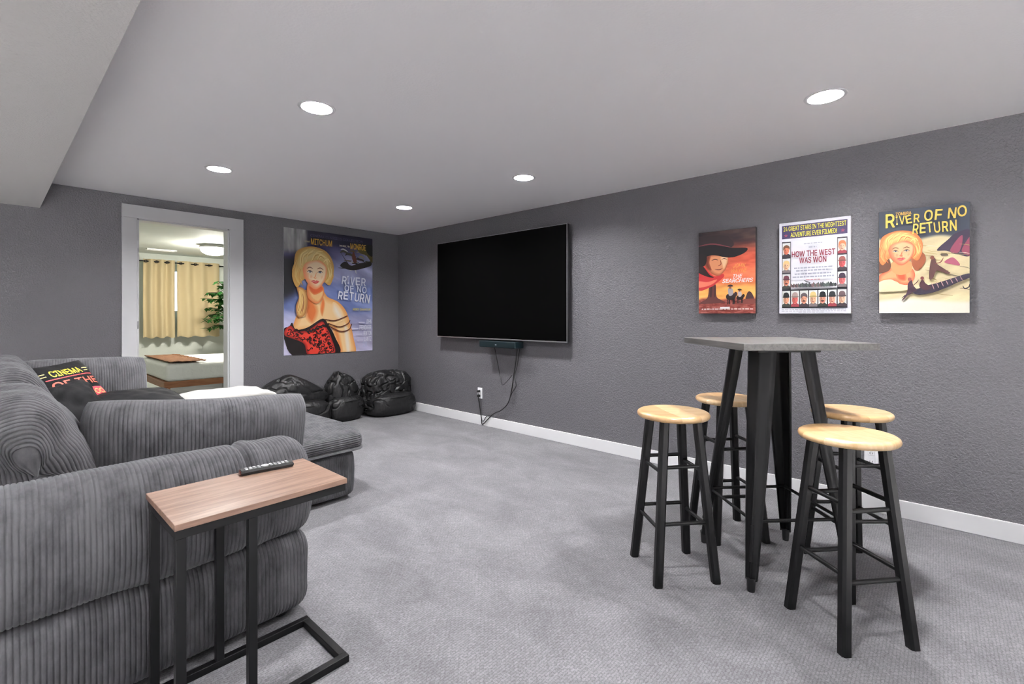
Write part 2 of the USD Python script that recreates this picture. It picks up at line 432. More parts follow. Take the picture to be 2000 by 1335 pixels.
fr = [bx(WX0, WX1, 0.02, 0.08, WZ0, WZ0 + 0.05), bx(WX0, WX1, 0.02, 0.08, WZ1 - 0.05, WZ1), bx(WX0, WX0 + 0.05, 0.02, 0.08, WZ0, WZ1), bx(WX1 - 0.05, WX1, 0.02, 0.08, WZ0, WZ1), bx(2.30, 2.34, 0.02, 0.08, WZ0, WZ1)]
obj('window_frame', cat_(*fr), trim_mat, w)
pane = usdkit.material(stage, '/World/Looks/pane', {'t': ('transparent_bsdf', {}), 'g': ('glossy_bsdf', {'roughness': 0.02}), 'f': ('fresnel', {'IOR': 1.45}), 'm': ('mix_closure', {})},
    [('f.fac', 'm.fac'), ('t.BSDF', 'm.closure1'), ('g.BSDF', 'm.closure2')], surface='m.closure')
obj('pane', bx(WX0 + 0.05, WX1 - 0.05, 0.045, 0.051, WZ0 + 0.05, WZ1 - 0.05), pane, w)

# ------------------------------------------------------------------ ceiling lamps
lens_mat = emitter('lens', (0.995, 0.985, 1.0), LAMP)
def downlight(loc, label):
    t = thing('recessed_light', label, 'ceiling light', loc, 0, 'recessed ceiling lights')
    obj('trim_ring', lathe([(0.0735, 0.044), (0.0735, -0.001), (0.076, -0.004), (0.090, -0.003), (0.092, -0.0005), (0.0755, -0.0003), (0.0755, 0.044)], 48), white_plastic, t, 40)
    obj('lens', lathe([(0.0005, 0.036), (0.04, 0.0363), (0.0733, 0.038), (0.0733, 0.044), (0.0005, 0.044)], 48), lens_mat, t, 40, label='glowing white lens')
    return t
l0 = downlight((1.147, 2.40, CH), 'large recessed ceiling light left of centre, nearest of the left row')
for (x, y, lab) in ((1.145, 3.945, 'recessed ceiling light above the doorway end of the left row'), (2.815, 2.41, 'recessed ceiling light in front of the television, middle of the right row'),
                    (2.79, 3.965, 'small recessed ceiling light farthest away, near the back corner'), (2.77, 0.41, 'recessed ceiling light at right above the bar table'),
                    (1.147, 0.41, 'recessed ceiling light overhead above the viewpoint'),
                    ):
    dup(l0, (x, y, CH), 0, lab)
rear_lens = emitter('deep_lens', (0.995, 0.985, 1.0), LAMP * 4.3)
r0 = None
for x, y in REAR:
    lab = 'deep-set recessed light in the ceiling of the room behind the viewpoint'
    if r0 is None:
        r0 = thing('deep_can_light', lab, 'ceiling light', (x, y, CH), 0, 'deep-set ceiling lights behind the viewpoint')
        obj('can', lathe([(0.0735, 0.134), (0.0735, -0.001), (0.076, -0.004), (0.090, -0.003), (0.092, -0.0005), (0.0755, -0.0003), (0.0755, 0.134)], 40), black_metal, r0, 40)
        obj('lens', lathe([(0.0005, 0.115), (0.0733, 0.115), (0.0733, 0.13), (0.0005, 0.13)], 40), rear_lens, r0, 40)
    else:
        dup(r0, (x, y, CH), 0, lab)

t = thing('flush_lamp', 'white glass dome lamp flush on the bedroom ceiling', 'ceiling lamp', (2.20, 7.80, BH))
obj('lamp_base', lathe([(0.0005, -0.001), (0.17, -0.001), (0.175, -0.02), (0.185, -0.035), (0.19, -0.045), (0.16, -0.05), (0.0005, -0.05)]), M('nickel', (0.55, 0.55, 0.53), 0.3, metal=0.7), t)
obj('glass_dome', lathe([(0.172, -0.046), (0.168, -0.075), (0.15, -0.105), (0.11, -0.13), (0.06, -0.145), (0.02, -0.149), (0.0005, -0.15), (0.0005, -0.052)]), emitter('lamp_glass', (1.0, 0.96, 0.86), DOME_LAMP), t, label='glowing white glass dome')
t = thing('ceiling_vent', 'small white slotted vent on the bedroom ceiling', 'vent', (1.80, 8.95, BH))
obj('frame', cat_(bx(-0.19, 0.19, -0.09, -0.075, -0.012, 0), bx(-0.19, 0.19, 0.075, 0.09, -0.012, 0), bx(-0.19, -0.175, -0.075, 0.075, -0.012, 0), bx(0.175, 0.19, -0.075, 0.075, -0.012, 0)), white_plastic, t)
for k in range(7):
    obj('slat', moved(bx(-0.174, 0.174, -0.008, 0.008, -0.0012, 0.0012), (0, -0.063 + 0.021 * k, -0.008), rx=28), white_plastic, t)

# ------------------------------------------------------------------ sofa
PITCH = 0.0135
sofa = thing('sectional_sofa', 'charcoal wide-wale corduroy sectional sofa with a long chaise', 'sofa', (0, 0, 0))
# near arm: lower and upper blocks, wales running up the outside and over the top
low = rrect(1.912, 2.27, 0.022, 0.334, 0.075)
obj('arm_base', axes(ribbed(low, 1.130, PITCH, 0.0062, 'around', 0.05, puff=0.012, seed=3), 'xyz'), cord_mat, sofa, True).GetPath()
up = spline([(1.912, 0.379), (1.893, 0.45), (1.898, 0.545), (1.925, 0.628), (1.985, 0.686), (2.065, 0.703), (2.16, 0.682), (2.235, 0.612), (2.265, 0.52), (2.265, 0.38), (2.22, 0.341), (2.08, 0.335), (1.955, 0.341)], 8, True)
m = axes(ribbed(up, 1.155, PITCH, 0.0062, 'around', 0.075, puff=0.008, seed=5, nsec=120, groove=0.905), 'xyz')
armx = -0.24
obj('arm_top', m, cord_mat, sofa, True)
for n in ('arm_base', 'arm_top'):
    UsdGeom.Xformable(stage.GetPrimAtPath(str(sofa.GetPath()) + '/' + n)).AddTranslateOp().Set(Gf.Vec3d(armx if n == 'arm_base' else armx - 0.006, 0, 0))
# back frame along the left
sec = rrect(-0.26, 0.0, 0.03, 0.70, 0.08)
obj('back_frame', axes(ribbed(sec, 2.10, PITCH, 0.003, 'around', 0.06, puff=0.006, seed=7, spp=5), 'yxz'), cord_mat, sofa, True)
UsdGeom.Xformable(stage.GetPrimAtPath(str(sofa.GetPath()) + '/back_frame')).AddTranslateOp().Set(Gf.Vec3d(0, 2.29, 0))
# seat and chaise
sec = rrect(0.0, 0.93, 0.03, 0.26, 0.05)
obj('seat_base', axes(ribbed(rrect(0.01, 0.93, 2.28, 2.885, 0.05), 0.24, PITCH, 0.003, 'along', 0.03, puff=0.004, seed=9, spp=5), 'zxy'), cord_mat, sofa, True)
UsdGeom.Xformable(stage.GetPrimAtPath(str(sofa.GetPath()) + '/seat_base')).AddTranslateOp().Set(Gf.Vec3d(0, 0, 0.03))
obj('seat_cushion', axes(ribbed(rrect(2.275, 2.875, 0.275, 0.44, 0.06), 0.94, PITCH, 0.003, 'along', 0.06, puff=0.012, seed=11, spp=5), 'xyz'), cord_mat, sofa, True)
UsdGeom.Xformable(stage.GetPrimAtPath(str(sofa.GetPath()) + '/seat_cushion')).AddTranslateOp().Set(Gf.Vec3d(0.01, 0, 0))
obj('chaise_base', axes(ribbed(rrect(0.01, 1.655, 2.905, 4.36, 0.055), 0.285, 0.012, 0.0050, 'along', 0.03, puff=0.012, seed=13, spp=6), 'zxy'), cord_mat, sofa, True)
UsdGeom.Xformable(stage.GetPrimAtPath(str(sofa.GetPath()) + '/chaise_base')).AddTranslateOp().Set(Gf.Vec3d(0, 0, 0.028))
top = spline([(2.93, 0.325), (2.888, 0.345), (2.876, 0.385), (2.90, 0.425), (3.0, 0.448), (3.3, 0.462), (3.7, 0.466), (4.1, 0.458), (4.32, 0.44), (4.385, 0.40), (4.38, 0.345), (4.33, 0.325), (3.6, 0.322)], 12, True)
obj('chaise_cushion', axes(ribbed(top, 1.715, PITCH, 0.0052, 'along', 0.075, puff=0.0, seed=15, spp=6, lump=0.007), 'xyz'), cord_mat, sofa, True)
for (x, y) in ((0.08, 2.0), (0.80, 2.0), (0.08, 4.25), (1.55, 3.0), (1.55, 4.25)):
    obj('foot', lathe([(0.0005, 0), (0.022, 0), (0.026, 0.036), (0.0005, 0.036)], 20).apply_translation((x, y, 0)), dark_lining, sofa)

# loose back cushions
def back_cushion(loc, rz, lean, label, L=0.68, H=0.52, T=0.30, seed=1, roll=0):
    t = thing('back_cushion', label, 'cushion', loc, rz, 'sofa back cushions')
    sec = spline([(-T * 0.42, 0.03), (0, 0.0), (T * 0.45, 0.03), (T * 0.52, H * 0.3), (T * 0.46, H * 0.65), (T * 0.30, H * 0.93), (0, H), (-T * 0.28, H * 0.93), (-T * 0.42, H * 0.6), (-T * 0.46, H * 0.25)], 9, True)
    m = axes(ribbed(sec, L, PITCH, 0.0068, 'around', 0.15, puff=0.02, lump=0.022, seed=seed, nsec=90), 'yxz')
    m = moved(m, (0, -L / 2, 0)); m = moved(m, ry=lean, rx=roll)
    obj('cover', m, cord_light, t, True)
    return t
back_cushion((0.175, 2.585, 0.445), 0, -17, 'grey corduroy back cushion nearest the camera, slumped behind the near arm', seed=21, H=0.50)
back_cushion((0.150, 3.245, 0.455), 2, -15, 'grey corduroy back cushion in the middle of the left row', seed=23, H=0.53)
back_cushion((0.140, 3.91, 0.455), -2, -14, 'grey corduroy back cushion farthest along the left row', seed=25, H=0.52)

# ------------------------------------------------------------------ loose pillows, blanket
def pillow(name, p, mat, loc, rz, tilt, roll, label, cat, group=None):
    t = thing(name, label, cat, loc, rz, group)
    m = moved(p.mesh, ry=roll); m = moved(m, rx=tilt)
    obj('cover', m, mat, t, True)
    return t
p = Pillow(0.82, 0.47, 0.27, 7.0, 2.6, 0.0, 0.016, 31, PITCH, 0.0062, nv=80, round=0.07, sag=0.022, flare=0.05)
pillow('corduroy_pillow', p, cord_mat, (0.643, 2.40, 0.638), -6, -10, 4.0, 'wide charcoal corduroy pillow propped inside the near arm', 'pillow')
p = Pillow(0.68, 0.50, 0.20, 7.0, 3.2, 0.0, 0.012, 33, PITCH, 0.0050, nv=60, round=0.05)
pillow('corduroy_pillow', p, cord_light, (0.44, 4.30, 0.685), 0, -12, 1.0, 'light grey corduroy pillow standing at the far end, behind the printed pillow', 'pillow')

def print_on(p, parent, text, x, z, height, col, rot=0, width=None, bold=True, name='lettering', roll=0, tilt=0):
    m = meshkit.text_mesh(text, height, 0.0004, bold)
    if width:
        e = m.bounds; m.apply_scale((width / (e[1, 0] - e[0, 0]), 1, 1))
    flatprint(p, parent, m, x, z, col, rot, name, roll, tilt)
def flatprint(p, parent, m, x, z, col, rot=0, name='printed_shape', roll=0, tilt=0):
    v, f = trimesh.remesh.subdivide_to_size(m.vertices, m.faces, 0.02)
    r = math.radians(rot); q = v.copy()
    q[:, 0] = v[:, 0] * math.cos(r) - v[:, 1] * math.sin(r) + x
    q[:, 1] = v[:, 0] * math.sin(r) + v[:, 1] * math.cos(r) + z
    P = p.front(q[:, 0], q[:, 1], 0.0015) - np.stack([0 * q[:, 2], q[:, 2], 0 * q[:, 2]], 1)
    mm = trimesh.Trimesh(P, f, process=False)
    mm = moved(moved(mm, ry=roll), rx=tilt)
    obj(name, mm, print_mat, parent, False, cd=np.repeat(lin(col)[None], len(P), 0))
cin = Pillow(0.42, 0.44, 0.15, 2.4, 2.4, 0.05, 0.010, 41)
RO, TI = -4, -36
t = pillow('printed_pillow', cin, black_cloth, (0.345, 4.02, 0.735), 40, TI, RO, 'black square pillow with a yellow CINEMA print', 'pillow')
def bar(x, z, w, h, col, rot=0):
    flatprint(cin, t, trimesh.creation.box(extents=(w, h, 0.0004)), x, z, col, rot, 'printed_line', RO, TI)
print_on(cin, t, 'CINEMA', -0.105, 0.105, 0.046, (236, 214, 70), 0, 0.21, roll=RO, tilt=TI)
for s in (-1, 1):
    bar(s * 0.150, 0.138, 0.050, 0.006, (240, 226, 150)); bar(s * 0.145, 0.118, 0.036, 0.006, (240, 226, 150))
bar(0.01, 0.088, 0.32, 0.007, (235, 80, 85))
print_on(cin, t, 'OF THE', -0.145, 0.012, 0.052, (238, 110, 92), 0, 0.31, roll=RO, tilt=TI)
flatprint(cin, t, trimesh.creation.extrude_polygon(Polygon([(-0.16, -0.02), (0.17, -0.02), (0.17, -0.10), (0.05, -0.16), (-0.16, -0.15)]), 0.0003), 0, 0, (240, 70, 85), 0, 'printed_shape', RO, TI)
flatprint(cin, t, trimesh.creation.extrude_polygon(Polygon([(0.02, -0.10), (0.17, -0.10), (0.17, -0.14), (0.06, -0.15)]), 0.0006), 0, 0, (20, 18, 30), 0, 'printed_shape', RO, TI)
for k in range(3):
    flatprint(cin, t, trimesh.creation.annulus(0.014, 0.020, 0.0006, sections=20), 0.06 + 0.042 * k, -0.055, (205, 190, 110), 0, 'printed_ring', RO, TI)
p = Pillow(0.42, 0.40, 0.17, 2.3, 2.3, 0.06, 0.060, 43)
t = pillow('black_pillow', p, black_cloth, (0.33, 3.70, 0.655), 34, -42, -10, 'crumpled plain black pillow leaning on the printed pillow', 'pillow')
flatprint(p, t, trimesh.creation.extrude_polygon(Polygon([(-0.10, -0.17), (0.04, -0.17), (0.02, -0.12), (-0.08, -0.11)]), 0.0003), 0, 0, (200, 25, 35), 0, 'printed_shape', -10, -42)
p = Pillow(0.60, 0.50, 0.25, 2.6, 2.6, 0.05, 0.026, 45)
pillow('black_pillow', p, black_cloth, (0.64, 3.90, 0.60), 0, -84, 3, 'flat black pillow lying beside the white blanket', 'pillow')

def folded_blanket():
    t = thing('folded_blanket', 'folded cream white fleece blanket piled on the chaise', 'blanket', (1.265, 4.05, 0.462))
    for k, (w, dd, h, z, ox) in enumerate(((0.68, 0.52, 0.066, 0.0, 0.0), (0.65, 0.50, 0.060, 0.062, -0.012), (0.58, 0.46, 0.062, 0.118, -0.035))):
        m = rbx(-w / 2, w / 2, -dd / 2, dd / 2, 0, h, h * 0.49, 5)
        v, f = trimesh.remesh.subdivide_to_size(m.vertices, m.faces, 0.03)
        v = np.asarray(v)
        n = meshkit.fbm(v * 7 + k * 3, 3, 50 + k)
        v[:, 2] += (n - 0.5) * 0.035 * (v[:, 2] > h * 0.3) - 0.025 * np.clip(np.abs(v[:, 0]) / (w / 2) - 0.55, 0, 1) * 1.6 * (k == 2)
        v[:, 1] += (meshkit.fbm(v * 5 + 9, 2, 60 + k) - 0.5) * 0.03
        v[:, 0] += ox; v[:, 2] += z
        obj('fold', fixed(v, f), fleece, t, True)
fleece = M('cream_fleece', (0.38, 0.37, 0.35), 0.95, sheen=0.3, bump=(180, 0.003))
folded_blanket()

# ------------------------------------------------------------------ C-shaped side table and remote
walnut = wood('walnut_top', (0.150, 0.082, 0.055), (0.285, 0.178, 0.128), 5.0, (0.9, 9.0, 9.0), 0.38)
ct = thing('side_table', 'C-shaped side table with a walnut top and black steel frame by the sofa arm', 'side table', (0.59, 1.705, 0))
TX, TY0, TY1, ZT = 0.252, -0.172, 0.175, 0.652
obj('table_top', rbx(-TX, TX, TY0, TY1, ZT - 0.018, ZT, 0.002), walnut, ct)
q = 0.0125
ring = [bx(-TX + 0.004, TX - 0.004, TY0 + 0.008, TY0 + 0.034, ZT - 0.044, ZT - 0.0185), bx(-TX + 0.004, TX - 0.004, TY1 - 0.034, TY1 - 0.008, ZT - 0.044, ZT - 0.0185),
        bx(-TX + 0.004, -TX + 0.03, TY0 + 0.034, TY1 - 0.034, ZT - 0.044, ZT - 0.0185), bx(TX - 0.03, TX - 0.004, TY0 + 0.034, TY1 - 0.034, ZT - 0.044, ZT - 0.0185)]
obj('top_rail', cat_(*ring), black_metal, ct, False)
for (x, y) in ((-TX + 0.018, TY0 + 0.022), (-TX + 0.018, TY1 - 0.022), (-0.05, TY0 + 0.022), (-0.05, TY1 - 0.022)):
    obj('leg', rbx(x - q, x + q, y - q, y + q, 0.024, ZT - 0.0445, 0.002), black_metal, ct)
for (a, b, c, e) in ((-TX + 0.004, TX + 0.012, TY0 + 0.008, TY0 + 0.034), (-TX + 0.004, TX + 0.012, TY1 - 0.034, TY1 - 0.008)):
    obj('base_rail', rbx(a, b, c, e, 0.0, 0.025, 0.002), black_metal, ct)
for a in (-TX + 0.004, TX - 0.014):
    obj('base_rail', rbx(a, a + 0.026, TY0 + 0.034, TY1 - 0.034, 0.0, 0.0248, 0.002), black_metal, ct)

rm = thing('remote_control', 'slim black television remote lying on the walnut side table', 'remote', (0.688, 1.832, ZT), -8)
plast = M('black_plastic', (0.015, 0.015, 0.016), 0.35)
key = M('grey_keys', (0.30, 0.30, 0.31), 0.5)
obj('body', hullpts([(sx * (0.088 - c), sy * (0.021 - c), z) for sx in (-1, 1) for sy in (-1, 1) for z, c in ((0.0, 0.004), (0.010, 0.0), (0.018, 0.003))]), plast, rm, False)
obj('end_cap', rbx(-0.0895, -0.086, -0.018, 0.018, 0.003, 0.015, 0.001), M('reddish_lens', (0.08, 0.015, 0.012), 0.2), rm, label='dark red infrared window')
for i in range(11):
    for j in range(3):
        if 4 <= i <= 5:
            continue
        x, y = -0.068 + 0.0135 * i, -0.011 + 0.011 * j
        obj('button', rbx(x - 0.0042, x + 0.0042, y - 0.0034, y + 0.0034, 0.0178, 0.0200, 0.0008, 2), key if (i * 3 + j) % 4 else white_plastic, rm)
obj('navigation_ring', trimesh.creation.annulus(0.006, 0.012, 0.003, sections=24).apply_translation((-0.007, 0, 0.0192)), white_plastic, rm)
# ------------------------------------------------------------------ bar table and stools
grey_wood = wood('grey_stained_wood', (0.06, 0.058, 0.056), (0.12, 0.116, 0.112), 6.0, (0.7, 10.0, 10.0), 0.5)
CX, CY, ZB = 2.585, 0.612, 1.10
bt = thing('bar_table', 'square bar table with a dark grey wood top on splayed black metal legs', 'table', (CX, CY, 0), 45)
S = 0.304
obj('table_top', rbx(-S, S, -S, S, ZB - 0.030, ZB, 0.002), grey_wood, bt)
obj('top_plate', cat_(bx(-0.19, 0.19, -0.19, 0.19, ZB - 0.037, ZB - 0.0305), bx(-0.15, 0.15, -0.15, 0.15, ZB - 0.05, ZB - 0.037)), black_metal, bt, False)
def metal_leg(a):
    """A folded sheet-metal leg, V-shaped with a rounded ridge outward, wide at the top, tapering to a foot."""
    rows = []
    for z, r, w in ((ZB - 0.045, 0.190, 0.062), (0.9, 0.212, 0.058), (0.6, 0.258, 0.049), (0.30, 0.304, 0.037), (0.14, 0.325, 0.030), (0.05, 0.336, 0.026)):
        prof = []
        dpt = w * 0.75
        outer = spline([(-dpt, -w), (-dpt * 0.45, -w * 0.80), (-0.006, -w * 0.26), (0, 0), (-0.006, w * 0.26), (-dpt * 0.45, w * 0.80), (-dpt, w)], 4)
        inner = outer[::-1] * 0.86 + np.array([-0.012, 0])
        for (u, v) in np.vstack([outer, inner]):
            prof.append((r + u, v, z))
        rows.append(prof)
    A = np.array(rows)
    m = A.shape[1]
    v = A.reshape(-1, 3)
    f = [list(x) for x in grid_faces(len(A), m, True)]
    half = m // 2
    tri = []
    for b, fl in ((0, False), ((len(A) - 1) * m, True)):
        for k in range(half - 1):
            quad = [b + k, b + k + 1, b + m - 2 - k, b + m - 1 - k]
            tri.append(quad[::-1] if fl else quad)
    leg = fixed(v, np.array(f + tri))
    leg.apply_transform(trimesh.transformations.rotation_matrix(a, (0, 0, 1)))
    foot = lathe([(0.0005, 0), (0.015, 0), (0.016, 0.01), (0.020, 0.06), (0.0005, 0.06)], 20)
    foot.apply_translation(((0.333 - 0.012) * math.cos(a), (0.333 - 0.012) * math.sin(a), 0))
    slot = rbx(-0.004, 0.004, -0.008, 0.008, 0, 0.16, 0.0035)
    slot.apply_transform(trimesh.transformations.rotation_matrix(-math.atan2(0.145, 0.95), (0, 1, 0)))
    slot.apply_translation((0.3255, 0, 0.13))
    slot.apply_transform(trimesh.transformations.rotation_matrix(a, (0, 0, 1)))
    return leg, foot, slot
for k in range(4):
    a = PI / 4 + k * PI / 2
    leg, foot, slot = metal_leg(a)
    lp = obj('leg', leg, black_metal, bt, 40)
    obj('foot', foot, plast, lp, 40)
    obj('rib', slot, black_metal, lp, 40)
    b = a + PI / 2
    rr_, zz = 0.292, 0.30
    obj('foot_rail', cyl((rr_ * math.cos(a), rr_ * math.sin(a), zz), (rr_ * math.cos(b), rr_ * math.sin(b), zz), 0.0075, 14), black_metal, bt, 40)

pine = wood('pine_seat', (0.60, 0.39, 0.19), (0.76, 0.55, 0.32), 3.2, (1.2, 9.0, 2.0), 0.30, 0.4)
pine_edge = wood('pine_seat_board', (0.60, 0.38, 0.18), (0.74, 0.52, 0.29), 3.6, (1.2, 9.0, 2.0), 0.30, 0.4)
pine_dark = wood('pine_seat_darker', (0.46, 0.27, 0.115), (0.60, 0.38, 0.185), 3.0, (1.2, 9.0, 2.0), 0.30, 0.4)
SH, SR = 0.762, 0.168
def stool_leg(sx, sy):
    pts = []
    for z, r, w in ((0.0, 0.1390, 0.0195), (SH - 0.030, 0.080, 0.0195)):
        for a, b in ((-1, -0.55), (-0.55, -1), (0.55, -1), (1, -0.55), (1, 0.55), (0.55, 1), (-0.55, 1), (-1, 0.55)):
            pts.append((sx * r + a * w, sy * r + b * w, z))
    return hullpts(pts)
def make_stool(loc, rz, label):
    t = thing('bar_stool', label, 'stool', loc, rz, 'bar stools')
    prof = [(0.0005, SH - 0.004), (0.06, SH - 0.003), (0.12, SH - 0.001), (0.148, SH), (0.158, SH - 0.002), (0.165, SH - 0.007), (SR, SH - 0.015), (0.166, SH - 0.023), (0.160, SH - 0.029), (0.150, SH - 0.0305), (0.0005, SH - 0.0305)]
    import manifold3d as m3
    half = [(0.0, SH - 0.004)] + prof[1:-1] + [(0.0, SH - 0.0305)]
    cs = m3.CrossSection([half[::-1]], m3.FillRule.NonZero)
    seat = cs.revolve(72)
    cuts = (-0.2, -0.062, 0.034, 0.2)
    for k in range(3):
        b = m3.Manifold.cube((cuts[k + 1] - cuts[k] - 0.0003, 0.5, 0.2)).translate((cuts[k], -0.25, SH - 0.1))
        g = (seat ^ b).to_mesh()
        obj('seat_board', trimesh.Trimesh(g.vert_properties[:, :3], g.tri_verts), (pine, pine_edge, pine_dark)[k], t, 35)
    for sx, sy in ((1, 1), (1, -1), (-1, -1), (-1, 1)):
        obj('leg', stool_leg(sx, sy), black_paint, t, False)
    for (z, pair) in ((0.243, 0), (0.495, 0), (0.268, 1), (0.520, 1)):
        r = 0.139 - (0.139 - 0.080) * z / (SH - 0.03)
        for s in (-1, 1):
            if pair == 0:
                obj('rung', cyl((s * r, -r, z), (s * r, r, z), 0.0088, 14), black_paint, t, 40)
            else:
                obj('rung', cyl((-r, s * r, z), (r, s * r, z), 0.0088, 14), black_paint, t, 40)
    return t
s0 = make_stool((2.262, 0.262, 0), 49, 'nearest bar stool, its pale seat in front of the bar table')
dup(s0, (2.216, 0.948, 0), 139, 'leftmost bar stool, standing out left of the bar table')
dup(s0, (2.800, 0.882, 0), 47, 'bar stool behind the bar table leg, farthest left by the wall')
dup(s0, (2.815, 0.312, 0), 133, 'bar stool behind the nearest one, in front of the wall outlet')

# ------------------------------------------------------------------ television, box, cables, outlets
screen = M('black_screen', (0.0008, 0.0008, 0.0008), 0.8, spec=0.02)
silver = M('silver_bezel', (0.35, 0.35, 0.36), 0.35, metal=0.8)
tv = thing('television', 'large wall-mounted flat television with a black screen', 'television', (XW, 3.5, 0), -90)
hw, tz0, tz1 = 0.948, 0.968, 2.078
obj('panel', rbx(-hw, hw, -0.098, -0.060, tz0, tz1, 0.004), plast, tv)
obj('screen', bx(-hw + 0.006, hw - 0.006, -0.0995, -0.0975, tz0 + 0.010, tz1 - 0.006), screen, tv, False, label='black glass screen')
obj('bezel', cat_(bx(-hw, hw, -0.1015, -0.0965, tz0 - 0.001, tz0 + 0.010), bx(-hw, hw, -0.1005, -0.0965, tz1 - 0.006, tz1), bx(-hw, -hw + 0.006, -0.1005, -0.0965, tz0 + 0.01, tz1 - 0.006), bx(hw - 0.006, hw, -0.1005, -0.0965, tz0 + 0.01, tz1 - 0.006)), silver, tv, False, label='thin silver edge')
obj('wall_bracket', cat_(bx(-0.35, 0.35, -0.012, 0, 1.35, 1.75), bx(-0.28, -0.23, -0.06, -0.012, 1.25, 1.8), bx(0.23, 0.28, -0.06, -0.012, 1.25, 1.8)), black_metal, tv, False)
teal = M('dark_teal_plastic', (0.004, 0.011, 0.014), 0.45, spec=0.3)
sb = thing('media_box', 'dark teal media box mounted on the wall just under the television', 'media box', (XW, 3.41, 0), -90)
obj('body', rbx(-0.26, 0.26, -0.155, -0.022, 0.885, 0.952, 0.008), teal, sb)
obj('bracket', bx(-0.10, 0.10, -0.022, 0, 0.90, 0.945), black_metal, sb, False)
obj('indicator', bx(-0.02, 0.0, -0.1562, -0.154, 0.912, 0.918), white_plastic, sb, False)
cable = M('black_cable', (0.012, 0.012, 0.012), 0.5)
X = XW
c = thing('power_cables', 'tangled black cables hanging from the television to the outlet', 'cable', (0, 0, 0))
obj('strand', tube([(X - 0.06, 3.20, 0.93), (X - 0.05, 3.23, 0.76), (X - 0.04, 3.27, 0.60), (X - 0.03, 3.31, 0.44), (X - 0.03, 3.36, 0.30), (X - 0.03, 3.45, 0.215), (X - 0.025, 3.54, 0.175), (X - 0.02, 3.58, 0.155)], 0.0055), cable, c, True)
obj('strand', tube([(X - 0.05, 3.17, 0.93), (X - 0.045, 3.215, 0.72), (X - 0.05, 3.25, 0.58), (X - 0.06, 3.22, 0.50), (X - 0.04, 3.29, 0.42), (X - 0.035, 3.35, 0.315)], 0.004), cable, c, True)
obj('strand', tube([(X - 0.05, 3.54, 0.89), (X - 0.035, 3.51, 0.72), (X - 0.03, 3.47, 0.56), (X - 0.04, 3.43, 0.485), (X - 0.05, 3.34, 0.545), (X - 0.045, 3.29, 0.60)], 0.0035), cable, c, True)
obj('strand', tube([(X - 0.02, 3.58, 0.155), (X - 0.022, 3.66, 0.09), (X - 0.03, 3.745, 0.016), (X - 0.026, 3.77, 0.10), (X - 0.028, 3.80, 0.24), (X - 0.035, 3.808, 0.312)], 0.005), cable, c, True)
obj('strand', tube([(X - 0.024, 3.60, 0.14), (X - 0.02, 3.69, 0.11), (X - 0.025, 3.75, 0.05), (X - 0.022, 3.79, 0.20), (X - 0.03, 3.812, 0.36)], 0.0035), cable, c, True)
obj('plug', rbx(X - 0.045, X - 0.0105, 3.795, 3.822, 0.31, 0.338, 0.005), cable, c)
obj('plug', rbx(X - 0.042, X - 0.0105, 3.797, 3.82, 0.364, 0.388, 0.005), cable, c)
def outlet(y, z, label):
    t = thing('wall_outlet', label, 'outlet', (XW, y, z), -90)
    obj('cover_plate', rbx(-0.036, 0.036, -0.007, 0, -0.06, 0.06, 0.003), white_plastic, t)
    for s in (-1, 1):
        r = obj('receptacle', rbx(-0.017, 0.017, -0.0095, -0.006, s * 0.026 - 0.014, s * 0.026 + 0.014, 0.003), white_plastic, t)
        obj('slots', cat_(bx(-0.008, -0.0055, -0.0102, -0.009, s * 0.026 - 0.004, s * 0.026 + 0.006), bx(0.0055, 0.008, -0.0102, -0.009, s * 0.026 - 0.004, s * 0.026 + 0.006)), dark_lining, r, False)
outlet(3.81, 0.352, 'white double outlet under the television with black plugs in it')
outlet(0.305, 0.335, 'white double outlet low on the wall behind the bar stools')

# ------------------------------------------------------------------ bean bags
def blob(c, r, seed, wr, power=2.4, sub=5, freq=2.0, calm=0.0, lo=0.0, shape=None):
    """A limp bag: a rounded block with long creases; calm = 1 keeps the front smooth."""
    m = trimesh.creation.icosphere(subdivisions=sub)
    d = np.asarray(m.vertices)
    k = (np.abs(d) ** power).sum(1) ** (-1 / power)
    v = d * k[:, None]
    q = d * freq * np.array([1.0, 1.0, 0.8]) + seed * 7.3
    q = q + 0.5 * np.stack([meshkit.fbm(q * 0.9 + 11, 2, seed + 1), meshkit.fbm(q * 0.9 + 23, 2, seed + 2), meshkit.fbm(q * 0.9 + 37, 2, seed + 3)], 1)
    fold = np.abs(meshkit.fbm(q, 2, seed) - 0.5) * 2
    crease = np.exp(-(fold / 0.10) ** 2)
    n2 = meshkit.fbm(q * 0.8 + 5, 2, seed + 5) - 0.5
    w = np.ones(len(v)) * wr
    if calm:
        w = w * (1 - calm * np.clip(1.6 - np.abs(v[:, 0]) * 1.9, 0, 1) * np.clip(-v[:, 1] * 2, 0, 1))
    v = v * (1 + w * (1.1 * n2 - 0.55 * crease))[:, None]
    if shape is not None:
        v = shape(v)
    v = v * np.asarray(r) + np.asarray(c)
    v[:, 2] = np.maximum(v[:, 2], lo)
    return fixed(v, m.faces)
